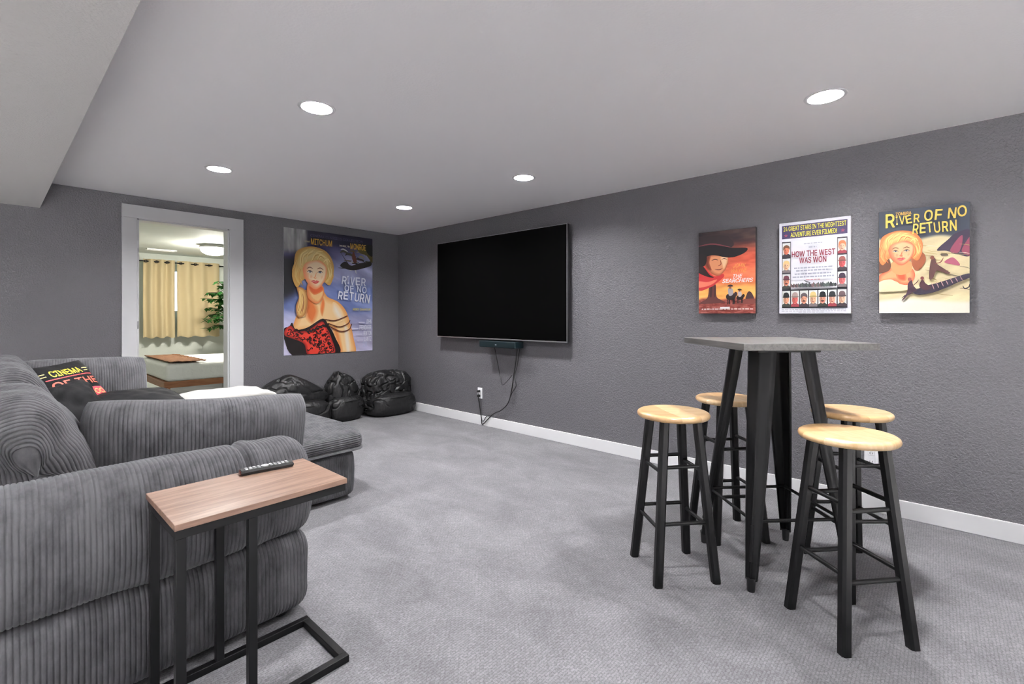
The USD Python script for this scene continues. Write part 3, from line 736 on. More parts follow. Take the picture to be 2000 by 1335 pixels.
def bean_bag(loc, rz, label, w, h, dp, seed, back, peak=None):
    t = thing('bean_bag', label, 'bean bag', loc, rz, 'black bean bags along the back wall')
    obj('body', blob((0, -0.01, h * 0.25), (w * 0.5, dp * 0.5, h * 0.29), seed, 0.10, 3.2, 6, 2.0, 0.95), nylon, t, True)
    bk = blob((back[0], dp * 0.08, h * 0.56), (w * back[1], dp * 0.40, h * 0.44), seed + 3, back[2], back[3], 6, back[4], 0.0, shape=peak)
    obj('back', bk, nylon, t, True)
    obj('seam', tube([(w * 0.485 * math.cos(a), -0.01 + dp * 0.49 * math.sin(a), h * 0.415 + 0.012 * math.sin(3 * a)) for a in np.linspace(PI * 1.02, PI * 1.98, 14)], 0.006, 6), nylon, t, True)
    return t
def slump(v):
    v = v.copy(); up = np.clip(v[:, 2], 0, 1)
    v[:, 0] = v[:, 0] * (1 - 0.45 * up) ; return v
def dome_(v):
    v = v.copy(); up = np.clip(v[:, 2], 0, 1); v[:, 0] = v[:, 0] * (1 - 0.22 * up * up) - 0.10 * up
    v[:, 2] += 0.16 * np.exp(-((v[:, 0] + 0.30) / 0.16) ** 2) * up; return v
bean_bag((3.362, 5.12, 0), 0, 'black nylon bean bag chair tucked in the corner, rightmost of three', 0.65, 0.525, 0.50, 61, (0, 0.47, 0.17, 3.4, 3.4))
bean_bag((2.80, 5.20, 0), 0, 'narrow black nylon bean bag with a peaked top between the other two', 0.44, 0.54, 0.34, 67, (0.0, 0.49, 0.17, 2.2, 2.6), dome_)
bean_bag((2.175, 5.17, 0), 0, 'broad slumped black nylon bean bag beside the doorway, half hidden by the sofa', 0.84, 0.58, 0.40, 73, (0.0, 0.52, 0.15, 2.0, 2.2), slump)

# ------------------------------------------------------------------ bedroom things
bed_wood = wood('bed_wood', (0.20, 0.075, 0.03), (0.34, 0.15, 0.07), 4.0, (0.8, 8.0, 8.0), 0.45)
sheet = M('white_sheet', (0.78, 0.79, 0.78), 0.9, bump=(14, 0.01))
bd = thing('bed', 'low wooden bed with a white mattress in the bedroom', 'bed', (1.47, 7.15, 0))
W_, L_ = 1.45, 2.05
obj('side_rail', rbx(0, L_, 0, 0.035, 0.31, 0.39, 0.004), bed_wood, bd)
obj('side_rail', rbx(0, L_, W_ - 0.035, W_, 0.31, 0.39, 0.004), bed_wood, bd)
obj('end_rail', rbx(0, 0.035, 0.036, W_ - 0.036, 0.31, 0.39, 0.004), bed_wood, bd)
for (x, y) in ((0.03, 0.03), (0.03, W_ - 0.03), (L_ - 0.03, 0.03), (L_ - 0.03, W_ - 0.03)):
    obj('leg', hullpts([(x + sx * w2, y + sy * w2, z) for sx in (-1, 1) for sy in (-1, 1) for z, w2 in ((0, 0.022), (0.308, 0.034))]), bed_wood, bd, False)
obj('slat', bx(0.036, L_, 0.036, W_ - 0.036, 0.365, 0.384), bed_wood, bd, False)
obj('headboard', rbx(L_ + 0.001, L_ + 0.04, 0, W_, 0.2, 0.95, 0.006), bed_wood, bd)
mt = rbx(0.02, L_ - 0.01, -0.02, W_ + 0.02, 0.386, 0.615, 0.05, 5)
v, f = trimesh.remesh.subdivide_to_size(mt.vertices, mt.faces, 0.08)
v = np.array(v); v[:, 2] += 0.012 * (meshkit.fbm(v * 4, 3, 5) - 0.5); v[:, 1] += 0.02 * (meshkit.fbm(v * 5, 2, 6) - 0.5)
obj('mattress', fixed(v, f), sheet, bd, True, label='white sheeted mattress')
th = thing('throw_blanket', 'brown knitted throw with fringe across the foot of the bed', 'blanket', (1.49, 7.15, 0.624))
brown = M('brown_knit', (0.155, 0.07, 0.035), 0.95, vary=(14, (0.26, 0.13, 0.07)), bump=(120, 0.006))
U, W2 = np.meshgrid(np.linspace(0, 1, 30), np.linspace(0, 1, 60), indexing='ij')
px = 0.03 + 0.33 * U + 0.06 * W2 * 0; py = -0.02 + 1.40 * W2
pz = 0.012 + 0.016 * meshkit.fbm(np.stack([px * 9, py * 9, px * 0], -1), 3, 8)
tp = np.stack([px, py, pz], -1).reshape(-1, 3); bt_ = tp - np.array([0, 0, 0.010])
f = grid_faces(30, 60)
k_ = len(tp)
edge = [i * 60 for i in range(30)] + [29 * 60 + j for j in range(1, 60)] + [i * 60 + 59 for i in range(28, -1, -1)] + [j for j in range(58, 0, -1)]
side = [(edge[i], edge[(i + 1) % len(edge)], edge[(i + 1) % len(edge)] + k_, edge[i] + k_) for i in range(len(edge))]
obj('cloth', fixed(np.vstack([tp, bt_]), np.vstack([f, f[:, ::-1] + k_, np.array(side)[:, ::-1]])), brown, th, True)
rng = random.Random(4)
fr = []
for i in range(60):
    y = 0.0 + 1.36 * i / 59
    fr.append(cyl((0.36, y, 0.018), (0.43 + rng.uniform(-0.02, 0.03), y + rng.uniform(-0.02, 0.02), 0.008), 0.005, 6))
obj('fringe', cat_(*fr), brown, th, 40, kind='stuff')

beige = M('beige_curtain', (0.56, 0.45, 0.27), 0.85)
def curtain(x0, x1, label, seed, n):
    t = thing('curtain', label, 'curtain', (x0, 9.44, 0), group='beige grommet curtains')
    w = x1 - x0
    u = np.linspace(0, 1, 160); z = np.linspace(2.135, 0.862, 40)
    Ug, Zg = np.meshgrid(u, z, indexing='ij')
    y = 0.028 * np.sin(2 * PI * n * Ug + 0.3 * np.sin(3 * Zg + seed)) + 0.012 * (meshkit.fbm(np.stack([Ug * 4, Zg * 2, Zg * 0 + seed], -1), 2, seed) - 0.5)
    Zg = Zg + 0.012 * np.sin(2 * PI * n * Ug) * (Zg < 0.9)
    front = np.stack([Ug * w, y - 0.003, Zg], -1).reshape(-1, 3); back = front + np.array([0, 0.005, 0])
    f = grid_faces(160, 40); k = len(front)
    edge = [i * 40 for i in range(160)] + [159 * 40 + j for j in range(1, 40)] + [i * 40 + 39 for i in range(158, -1, -1)] + [j for j in range(38, 0, -1)]
    side = [(edge[i], edge[(i + 1) % len(edge)], edge[(i + 1) % len(edge)] + k, edge[i] + k) for i in range(len(edge))]
    obj('cloth', fixed(np.vstack([front, back]), np.vstack([f, f[:, ::-1] + k, np.array(side)[:, ::-1]])), beige, t, True)
    for i in range(2 * n):
        g = trimesh.creation.annulus(0.016, 0.024, 0.008, sections=24)
        g = moved(g, rx=90); uu = (i + 0.5) / (2 * n)
        g.apply_translation((uu * w, 0.004, 2.095))
        obj('grommet', g, black_metal, t, 40)
curtain(1.665, 2.088, 'left beige grommet curtain, its right edge at the bright gap', 3, 3)
curtain(2.120, 2.745, 'right beige grommet curtain, wide and beside the plant', 8, 3)
rd = thing('curtain_rod', 'thin black curtain rod above the bedroom window', 'curtain rod', (0, 9.44, 2.095))
obj('rod', cyl((1.55, 0, 0), (2.82, 0, 0), 0.009, 14), black_metal, rd, 40)
obj('bracket', bx(1.60, 1.615, 0, BY - 9.44, -0.008, 0.008), black_metal, rd, False)
obj('bracket', bx(2.775, 2.79, 0, BY - 9.44, -0.008, 0.008), black_metal, rd, False)
for x in (1.545, 2.825):
    obj('finial', trimesh.creation.icosphere(subdivisions=2, radius=0.018).apply_translation((x, 0, 0)), black_metal, rd, True)

leafm = usdkit.material(stage, '/World/Looks/leaf', {'o': ('geometry', {}), 'r': ('rgb_ramp', {'ramp': [(0.0, (0.02, 0.10, 0.02)), (1.0, (0.07, 0.28, 0.06))]}),
    'p': ('principled_bsdf', {'roughness': 0.4}), 't': ('translucent_bsdf', {'color': (0.08, 0.3, 0.05)}), 'm': ('mix_closure', {'fac': 0.25})},
    [('o.random_per_island', 'r.fac'), ('r.color', 'p.base_color'), ('p.BSDF', 'm.closure1'), ('t.BSDF', 'm.closure2')], surface='m.closure')
pl = thing('potted_tree', 'leafy green indoor tree beside the right curtain', 'plant', (2.74, 8.86, 0))
obj('pot', lathe([(0.0005, 0), (0.11, 0), (0.15, 0.26), (0.155, 0.28), (0.14, 0.28), (0.135, 0.25), (0.0005, 0.25)]), M('grey_pot', (0.35, 0.35, 0.33), 0.6), pl)
rng = np.random.RandomState(5)
tips, tr = [], [tube([(0, 0, 0.25), (0.02, 0.0, 0.8), (-0.02, 0.01, 1.2), (0.0, 0, 1.55)], 0.016, 8)]
for i in range(26):
    a = rng.uniform(0, 2 * PI); z0 = rng.uniform(1.0, 1.55); L = rng.uniform(0.2, 0.42)
    e = np.array([L * math.cos(a), L * math.sin(a), z0 + rng.uniform(-0.05, 0.36)])
    mid = np.array([e[0] * 0.5, e[1] * 0.5, (z0 + e[2]) / 2 + 0.06])
    tr.append(tube([(0, 0, z0), mid, e], 0.005, 6)); tips.append((np.array([0, 0, z0]), mid, e))
obj('trunk', cat_(*tr), M('bark', (0.12, 0.08, 0.05), 0.8), pl, 40)
lv, lf = [], []
for (a, mid, e) in tips:
    for k in range(22):
        s = rng.uniform(0.3, 1.05)
        p0 = (mid + (e - mid) * (2 * s - 1)) if s > 0.5 else (a + (mid - a) * 2 * s)
        ang = rng.uniform(0, 2 * PI); L = rng.uniform(0.09, 0.15); wd = L * 0.24
        dirv = np.array([math.cos(ang), math.sin(ang), rng.uniform(-0.9, 0.1)]); dirv /= np.linalg.norm(dirv)
        sd = np.cross(dirv, (0, 0, 1)); sd /= np.linalg.norm(sd); up_ = np.cross(sd, dirv)
        b = len(lv)
        lv += [p0, p0 + dirv * L * 0.4 + sd * wd + up_ * 0.006, p0 + dirv * L * 0.4 - sd * wd + up_ * 0.006, p0 + dirv * L, p0 + dirv * L * 0.4 - up_ * 0.003]
        lf += [(b, b + 4, b + 1), (b, b + 2, b + 4), (b + 4, b + 3, b + 1), (b + 4, b + 2, b + 3)]
obj('foliage', trimesh.Trimesh(np.array(lv), np.array(lf), process=False), leafm, pl, False, kind='stuff')
# ------------------------------------------------------------------ printed posters and canvases (plain stand-in pictures, with the lettering)
class Art:
    """Flat print in layers over a sheet: x to the right 0..w, y DOWN from the top 0..h, in art units; u = metres per unit."""
    def __init__(self, w, h, width):
        self.w, self.h, self.u, self.layer, self.parts = w, h, width / w, 1, {}
        self.frame = sbox(0, 0, w, h)
    def _put(self, part, v2, f, col, lift=None):
        z = (self.layer if lift is None else lift) * 0.00012
        v2 = np.asarray(v2, float)
        v = np.stack([(v2[:, 0] - self.w / 2) * self.u, np.full(len(v2), -z), (self.h / 2 - v2[:, 1]) * self.u], 1)
        col = 0.8 * np.broadcast_to(np.asarray(col, float), (len(v), 3))
        f = np.asarray(f)
        a, b, c = v[f[:, 0]], v[f[:, 1]], v[f[:, 2]]
        flip = np.cross(b - a, c - a)[:, 1] > 0
        f = np.where(flip[:, None], f[:, ::-1], f)
        self.parts.setdefault(part, []).append((v, f, col))
    def shape(self, poly, col, part):
        poly = poly.buffer(0).intersection(self.frame)
        for g in getattr(poly, 'geoms', [poly]):
            if g.geom_type == 'Polygon' and g.area > 1e-4:
                v, f = trimesh.creation.triangulate_polygon(g, engine='earcut')
                self._put(part, v, f, col(v) if callable(col) else lin(col))
    def poly(self, pts, col, part='picture', smooth=True):
        p = spline(pts, 6, True) if smooth else np.asarray(pts, float)
        self.shape(Polygon(p), col, part); self.layer += 1
    def blob(self, x, y, rx, ry, col, part='picture', rot=0):
        a = np.linspace(0, 2 * PI, 40, endpoint=False); c, s = math.cos(math.radians(rot)), math.sin(math.radians(rot))
        px, py = rx * np.cos(a), ry * np.sin(a)
        self.poly(np.stack([x + px * c - py * s, y + px * s + py * c], 1), col, part, False)
    def line(self, pts, wd, col, part='picture', taper=True):
        p = spline(pts, 6); t = np.gradient(p, axis=0); t /= np.linalg.norm(t, axis=1, keepdims=True) + 1e-9
        n = np.stack([-t[:, 1], t[:, 0]], 1); k = np.linspace(0, 1, len(p))
        ww = wd / 2 * (np.sin(PI * (0.12 + 0.76 * k)) if taper else np.ones(len(p)))
        self.poly(np.vstack([p + n * ww[:, None], (p - n * ww[:, None])[::-1]]), col, part, False)
    def soft(self, pts, edge, mid, depth, n=6, part='picture', shift=(0, 0)):
        """A brushed blend: the shape in thin steps from the edge colour to the middle one."""
        g = Polygon(spline(pts, 6, True)).buffer(0)
        from shapely import affinity
        for k in range(n):
            t = k / (n - 1)
            self.shape(affinity.translate(g.buffer(-depth * t), shift[0] * t, shift[1] * t).intersection(g), tuple(np.asarray(edge) * (1 - t) + np.asarray(mid) * t), part); self.layer += 0.4
        self.layer += 0.6
    def strands(self, pts_list, wd, cols, seed):
        r = random.Random(seed)
        for p in pts_list:
            for k in range(4):
                o = np.array([r.uniform(-1, 1), r.uniform(-1, 1)]) * wd * 1.1
                self.line([tuple(np.asarray(q) + o * (0.5 + 0.5 * i)) for i, q in enumerate(p)], wd * r.uniform(0.5, 1.0), r.choice(cols))
    def rect(self, x0, y0, x1, y1, col, part='picture'):
        self.poly([(x0, y0), (x1, y0), (x1, y1), (x0, y1)], col, part, False)
    def field(self, fn, x0=0, y0=0, x1=None, y1=None, n=60, m=90, part='picture'):
        """A printed wash: fn(x, y) -> sRGB colours."""
        x = np.linspace(x0, self.w if x1 is None else x1, n); y = np.linspace(y0, self.h if y1 is None else y1, m)
        X_, Y_ = np.meshgrid(x, y, indexing='ij')
        q = grid_faces(n, m)
        self._put(part, np.stack([X_.ravel(), Y_.ravel()], 1), np.vstack([q[:, [0, 1, 2]], q[:, [0, 2, 3]]]), lin(np.clip(fn(X_.ravel(), Y_.ravel()), 0, 255)))
        self.layer += 1
    def text(self, s, x, y, h, col, width=None, rot=0, shear=0.0, bold=True, part='lettering', right=False):
        m = meshkit.text_mesh(s, h, 0.001, bold)
        v = np.asarray(m.vertices).copy(); top = np.asarray(m.faces)[(np.asarray(m.face_normals)[:, 2] > 0.5)]
        x0, x1 = v[:, 0].min(), v[:, 0].max()
        k = width / (x1 - x0) if width else 1.0
        px = (v[:, 0] - (x1 if right else x0)) * k + shear * v[:, 1]; py = -v[:, 1]
        c, s_ = math.cos(math.radians(rot)), math.sin(math.radians(rot))
        keep = np.unique(top); idx = -np.ones(len(v), int); idx[keep] = np.arange(len(keep))
        self._put(part, np.stack([x + px * c - py * s_, y + px * s_ + py * c], 1)[keep], idx[top], lin(col))
        self.layer += 0.5
    def brushed(self, word, x, y, h, adv, col, seed, slope=0.0, grow=0.0, width=None):
        """Hand-painted capitals: every letter set a little differently."""
        r = random.Random(seed)
        for i, ch in enumerate(word):
            if ch != ' ':
                hh = h * (1 + grow * i)
                wid = {'I': 0.26, 'M': 1.1, 'O': 0.95, 'N': 0.85}.get(ch, 0.78) * adv * 0.98
                self.text(ch, x, y + slope * (x) * 0 + r.uniform(-0.05, 0.05) * h, hh, col, wid, r.uniform(-7, 5) + slope)
                x += (wid / 0.98 + adv * 0.17) * math.cos(math.radians(slope)); y += (wid + adv * 0.17) * math.sin(math.radians(slope))
            else:
                x += adv * 0.42; y += adv * 0.42 * math.sin(math.radians(slope))
    def build(self, parent, depth):
        for name, ps in self.parts.items():
            n = 0; V, Fs, C = [], [], []
            for v, f, c in ps:
                V.append(v + np.array([0, -depth, 0])); Fs.append(f + n); C.append(c); n += len(v)
            obj(name, trimesh.Trimesh(np.vstack(V), np.vstack(Fs), process=False), print_mat, parent, False, cd=np.vstack(C))

def nz(x, y, s, seed, sx=1.0, sy=1.0):
    return meshkit.fbm(np.stack([x * s * sx, y * s * sy, np.full_like(x, seed * 1.37)], -1), 4, seed)[:, None]
def mixc(a, b, t):
    return np.asarray(a, float) * (1 - t) + np.asarray(b, float) * t
def sm(x, a, b):
    t = np.clip((x - a) / (b - a), 0, 1); return (t * t * (3 - 2 * t))

def woman(A, x, y, s, hair, hair2, skin, skin2, lip, lean=0):
    """A plain stock head of a fair-haired woman, nobody in particular. s = half the face's width."""
    mid = tuple(int((a + b) / 2) for a, b in zip(hair, hair2))
    A.soft([(x - 1.75 * s, y - 0.6 * s), (x - 1.5 * s, y - 1.7 * s), (x - 0.3 * s, y - 2.2 * s), (x + 1.0 * s, y - 1.9 * s), (x + 1.65 * s, y - 0.9 * s), (x + 1.6 * s, y + 0.3 * s), (x + 1.25 * s, y + 1.0 * s), (x + 0.4 * s, y + 0.4 * s), (x - 0.9 * s, y + 0.6 * s), (x - 1.5 * s, y + 1.3 * s), (x - 1.9 * s, y + 0.4 * s)], hair2, mid, 0.5 * s)
    P = lambda *q: [(x + u * s, y + v * s) for u, v in q]
    A.strands([P((-1.5, -0.9), (-1.72, 0.1), (-1.35, 1.0)), P((-1.2, -0.6), (-1.45, 0.3), (-1.2, 0.9)), P((1.35, -0.8), (1.5, 0.0), (1.2, 0.75)), P((1.15, -0.6), (1.3, 0.1), (1.05, 0.6))], 0.14 * s, [hair, hair2, mid], 4)
    A.soft(P((-0.95, -0.75), (0, -1.2), (0.95, -0.7), (1.0, 0.2), (0.62, 1.0), (0.05, 1.4), (-0.5, 1.05), (-0.95, 0.25)), skin2, skin, 0.34 * s, 8, shift=(0.18 * s, -0.02 * s))
    A.soft(P((-0.50, 0.22), (-0.30, 0.10), (-0.12, 0.30), (-0.25, 0.55), (-0.5, 0.5)), skin, tuple(int(0.6 * a + 0.4 * b) for a, b in zip(skin, skin2)), 0.14 * s, 4)
    A.soft(P((0.45, 0.25), (0.68, 0.12), (0.78, 0.34), (0.62, 0.56), (0.46, 0.5)), skin, tuple(int(0.7 * a + 0.3 * b) for a, b in zip(skin, skin2)), 0.14 * s, 4)
    A.soft(P((-1.4, -1.2), (-0.9, -1.85), (-0.1, -2.08), (0.8, -1.75), (1.3, -1.1), (1.12, -0.5), (0.75, -0.95), (0.3, -1.08), (-0.4, -0.95), (-0.85, -0.7), (-1.1, -0.2), (-1.45, -0.5)), mid, hair, 0.3 * s)
    A.strands([P((-1.1, -0.5), (-1.05, -1.3), (-0.45, -1.75)), P((-0.75, -0.8), (-0.55, -1.45), (0.0, -1.85)), P((-0.3, -1.0), (0.0, -1.6), (0.5, -1.7)), P((0.25, -1.1), (0.55, -1.5), (0.95, -1.3)), P((0.75, -0.95), (1.0, -1.15), (1.15, -0.75))], 0.12 * s, [hair2, mid, tuple(min(255, int(c * 1.08)) for c in hair)], 6)
    for sx in (-1, 1):
        A.soft(P((sx * 0.72, -0.05), (sx * 0.5, -0.24), (sx * 0.2, -0.12), (sx * 0.3, 0.04), (sx * 0.55, 0.06)), skin, tuple(int(0.55 * a + 0.45 * b) for a, b in zip(skin, skin2)), 0.08 * s, 3)
        A.line(P((sx * 0.72, -0.30), (sx * 0.45, -0.44), (sx * 0.18, -0.33)), 0.085 * s, (120, 78, 52))
        A.blob(x + sx * 0.44 * s, y - 0.06 * s, 0.19 * s, 0.075 * s, (232, 224, 212))
        A.blob(x + sx * 0.43 * s, y - 0.06 * s, 0.075 * s, 0.078 * s, (72, 78, 96))
        A.line(P((sx * 0.68, -0.06), (sx * 0.45, -0.16), (sx * 0.2, -0.04)), 0.075 * s, (62, 40, 32))
    A.line(P((0.10, -0.05), (0.02, 0.30), (-0.1, 0.40)), 0.06 * s, skin2)
    A.line(P((-0.14, 0.40), (0.0, 0.46), (0.14, 0.40)), 0.07 * s, skin2)
    A.poly(P((-0.34, 0.73), (-0.1, 0.64), (0.02, 0.68), (0.14, 0.64), (0.36, 0.73), (0.03, 0.92)), lip)
    A.line(P((-0.3, 0.75), (0.02, 0.78), (0.32, 0.75)), 0.05 * s, (250, 225, 215))

# tall poster on the back wall ------------------------------------
A = Art(100, 129, 1.106)
def bg(x, y):
    d = mixc((44, 42, 78), (165, 168, 205), sm(y + 0.35 * (x - 50), 12, 44)[:, None])
    d = mixc(d, (104, 122, 178), (sm(y, 45, 62) * (1 - sm(y, 78, 92)))[:, None] * 0.8)
    d = mixc(d, (196, 188, 214), sm(y, 84, 118)[:, None] * 0.75)
    d = d + (nz(x + 0.7 * y, y - 0.5 * x, 0.05, 3, 0.5, 2.0) - 0.5) * 110
    d = mixc(d, (26, 24, 44), (1 - sm(y, 9, 15 + 0 * x))[:, None])
    k = (1 - sm(x, 22, 25)) * (1 - sm(y, 20, 30))
    d = mixc(d, 165 + (nz(x, y, 0.16, 5, 2.2, 0.35) - 0.5) * 190 * np.ones(3), k[:, None])
    k2 = (1 - sm(x, 8, 20)) * sm(y, 27, 33) * (1 - sm(y + 0.6 * x, 66, 82))
    return mixc(d, np.array((20, 20, 26)) + (nz(x, y, 0.14, 6, 0.5, 1.2) > 0.62) * 120, k2[:, None])
A.field(bg, n=90, m=110)
rng = random.Random(11)
for k in range(16):      # the far bank: brush marks
    x0, y0 = rng.uniform(58, 92), rng.uniform(15, 40)
    A.line([(x0, y0), (x0 + rng.uniform(3, 7), y0 + rng.uniform(-2, 1)), (x0 + rng.uniform(7, 13), y0 + rng.uniform(-2, 3))], rng.uniform(0.8, 2.6), rng.choice([(40, 32, 30), (92, 80, 52), (150, 140, 96), (205, 205, 200), (62, 62, 44)]))
A.poly([(60, 34), (66, 29), (73, 33), (82, 30), (97, 27), (98, 31), (88, 35), (76, 38), (66, 37)], (34, 29, 27))
A.poly([(74, 22), (76, 17), (78, 21), (80, 28), (77, 30), (75, 27)], (96, 50, 34))
A.line([(61, 20), (66, 27), (71, 33)], 0.8, (52, 44, 50)); A.line([(78, 22), (86, 26), (94, 30)], 0.9, (60, 40, 32))
A.poly([(80, 12), (92, 11), (100, 14), (100, 28), (92, 20), (84, 18)], (92, 84, 40)); A.poly([(90, 9), (100, 8), (100, 20), (94, 18)], (18, 18, 14))
# plain figure in a red dress
SK, SK2 = (246, 206, 150), (222, 120, 62)
A.soft([(18, 66), (28, 60), (40, 62), (46, 69), (58, 74), (67, 84), (72, 98), (76, 114), (78, 131), (58, 131), (55, 112), (46, 100), (30, 104), (10, 104), (12, 90), (17, 80)], (232, 160, 92), SK, 6, 7)
A.soft([(23, 62), (30, 70), (36, 84), (30, 98), (22, 92), (20, 78)], (240, 190, 132), SK2, 4, 6); A.soft([(40, 68), (43, 76), (40, 90), (37, 82)], (240, 190, 130), SK2, 1.6, 5)
A.soft([(50, 100), (58, 104), (64, 131), (58, 131), (54, 114)], (240, 188, 128), (228, 142, 78), 2.5, 5); A.soft([(52, 74), (60, 80), (65, 92), (57, 94), (50, 84)], SK, (242, 230, 210), 4.5, 6)
A.soft([(64, 96), (70, 104), (73, 131), (67, 131), (64, 112)], SK, (240, 226, 204), 2.6, 5)
A.poly([(0, 102), (5, 100), (8, 96), (12, 103), (24, 101), (40, 92), (47, 100), (54, 112), (58, 131), (12, 131), (0, 112)], (26, 20, 20))
DRESS = [(1, 103), (7, 99), (13, 105), (26, 103), (39, 95), (44, 101), (50, 113), (53, 131), (26, 131), (20, 118), (8, 112), (1, 109)]
A.soft(DRESS, (150, 34, 30), (226, 66, 50), 2.5, 4)
inside = Polygon(DRESS).buffer(-1.5)
from shapely.geometry import Point
rng = random.Random(5); made = 0
while made < 85:
    x0, y0 = rng.uniform(3, 52), rng.uniform(98, 129)
    if inside.contains(Point(x0, y0)):
        a = rng.uniform(0, 6.3); r0 = rng.uniform(0.9, 1.7); tw = rng.choice((-1.1, 1.1)); made += 1
        p, pts = np.array([x0, y0]), [(x0, y0)]
        for k in range(4):
            p = p + r0 * np.array([math.cos(a), math.sin(a)]); a += tw; pts.append(tuple(p))
        A.line(pts, 0.85, (36, 16, 18), taper=False)
for k in range(14):
    A.blob(22 + 2.0 * k * 0.9, 104.5 - 0.7 * max(0, k - 3) + (0.8 if k % 2 else -0.4), 1.3, 1.1, (30, 22, 22))
for pts in ([(42, 93), (54, 94), (68, 89)], [(45, 97), (58, 101), (68, 98), (71, 94)], [(46, 100), (60, 106), (70, 104), (73, 98)]):
    A.line(pts, 1.1, (92, 44, 28), taper=False)
A.soft([(24, 55), (38, 56), (41, 66), (34, 76), (24, 70)], (226, 130, 76), (242, 194, 132), 3, 5, shift=(1.2, 0)); A.soft([(24, 58), (30, 67), (40, 62), (38, 57)], (228, 140, 84), (214, 96, 48), 1.6, 4)
woman(A, 31, 44, 12.4, (236, 214, 150), (206, 160, 84), (248, 222, 184), (236, 140, 92), (206, 52, 44))
A.soft([(12, 60), (20, 62), (23, 74), (20, 88), (13, 90), (11, 80), (14, 70)], (176, 118, 66), (226, 182, 110), 2.5, 5)
A.strands([[(15, 64), (16, 74), (14, 86)], [(18, 66), (19, 76), (17, 86)]], 1.2, [(236, 200, 130), (160, 104, 60)], 8)
A.text('CINEMA CLASSICS COLLECTION', 26, 6.6, 2.6, (78, 76, 104), 60, 0, 0, False)
A.text('ROBERT', 20, 13.0, 1.6, (190, 180, 150), 5.6)
A.text('MITCHUM', 26.5, 14.6, 6.2, (222, 174, 70), 23)
A.text('MARILYN', 58, 13.4, 1.8, (222, 214, 190), 12)
A.text('MONROE', 71, 14.8, 6.2, (222, 174, 70), 19)
A.brushed('RIVER', 60.5, 53.5, 8.4, 7.2, (228, 232, 246), 2, 3, 0.0)
A.brushed('OF NO', 64, 62.0, 6.2, 6.0, (222, 228, 244), 4, 2, 0.03)
A.brushed('RETURN', 56, 70.0, 8.2, 6.9, (236, 238, 248), 6, 7, 0.03)
A.text('RORY CALHOUN', 74, 83, 2.4, (222, 206, 84), 22)
for k, (sname, big, wd) in enumerate((('', 'JOHN', 7), ('', 'PREMINGER', 15), ('', 'FENTON', 10), ('', 'LANTZ', 9))):
    A.text(big, 97, 98 + 6.6 * k, 5.0, (226, 228, 240), wd, right=True)
    A.rect(97 - wd - 9, 96.0 + 6.6 * k, 97 - wd - 1.5, 97.2 + 6.6 * k, (206, 204, 224), 'lettering')
A.text('20', 86, 124, 5.5, (190, 196, 226), 5.5)
bp = thing('movie_poster', 'tall unframed poster of a fair-haired woman in red, beside the doorway', 'poster', (2.751, YW, 1.489))
obj('sheet', rbx(-0.553, 0.553, -0.006, -0.0005, -0.7135, 0.7135, 0.001), M('poster_paper', (0.75, 0.75, 0.78), 0.6), bp)
A.build(bp, 0.0062)

canvas_edge = M('canvas_edge', (0.012, 0.011, 0.012), 0.7)
canvas_white = M('canvas_white', (0.72, 0.72, 0.74), 0.7)
def canvas(label, yc, edge, A):
    t = thing('canvas_print', label, 'canvas print', (XW, yc, 1.543), -90, 'canvas prints over the bar table')
    obj('canvas', rbx(-0.2015, 0.2015, -0.052, -0.016, -0.309, 0.309, 0.003), edge, t)
    obj('hanging_cleat', bx(-0.12, 0.12, -0.016, 0, 0.18, 0.24), canvas_edge, t, False)
    A.build(t, 0.0522)

# canvas with the horsemen ------------------------------------------
A = Art(100, 153.4, 0.399)
def bg(x, y):
    d = mixc((52, 40, 42), (208, 92, 70), sm(y, 14, 52)[:, None])
    d = mixc(d, (236, 120, 84), sm(y, 55, 84)[:, None]); d = mixc(d, (250, 178, 96), (sm(y, 92, 108) * (1 - sm(y, 122, 134)))[:, None])
    d = d + (nz(x, y, 0.05, 4, 0.6, 2.4) - 0.5) * np.array((120, 95, 70))
    k = sm(y + 2.5 * np.sin(x * 0.13), 124, 131)[:, None]
    return mixc(d, np.array((142, 70, 62)) + (nz(x, y, 0.3, 8, 0.6, 2.0) - 0.5) * 120, k)
A.field(bg, n=60, m=100)
A.poly([(4, 132), (16, 124), (19, 104), (21, 98), (31, 99), (33, 122), (44, 130), (46, 134), (4, 135)], (92, 52, 50))
A.poly([(20, 120), (22, 102), (25, 104), (24, 122)], (60, 38, 38)); A.poly([(28, 120), (29, 102), (31, 104), (31, 122)], (64, 40, 40))
A.poly([(84, 129), (86, 118), (90, 114), (95, 119), (97, 129)], (70, 46, 48)); A.poly([(70, 134), (82, 128), (101, 128), (101, 136), (70, 136)], (120, 64, 58))
# a plain rancher: neckerchief, face turned away under the hat
A.poly([(-2, 66), (8, 62), (20, 76), (30, 84), (44, 80), (46, 86), (34, 96), (22, 104), (-2, 108)], (206, 60, 62)); A.poly([(-2, 92), (16, 94), (34, 90), (22, 100), (-2, 104)], (240, 132, 106))
A.poly([(-2, 62), (8, 64), (20, 80), (28, 86), (16, 84), (-2, 74)], (44, 30, 30))
A.soft([(10, 46), (30, 42), (50, 46), (54, 58), (52, 64), (48, 74), (38, 83), (26, 80), (16, 70), (10, 58)], (176, 96, 66), (230, 154, 112), 5, 6, shift=(2, 0))
A.soft([(10, 46), (22, 44), (20, 58), (24, 72), (16, 70), (10, 58)], (160, 84, 60), (112, 52, 40), 3, 4); A.soft([(40, 48), (52, 48), (52, 60), (46, 72), (42, 62)], (232, 168, 124), (246, 204, 162), 2.5, 4)
A.line([(24, 54), (30, 52), (36, 54)], 1.6, (70, 36, 30)); A.line([(42, 53), (47, 52), (52, 54)], 1.4, (70, 36, 30))
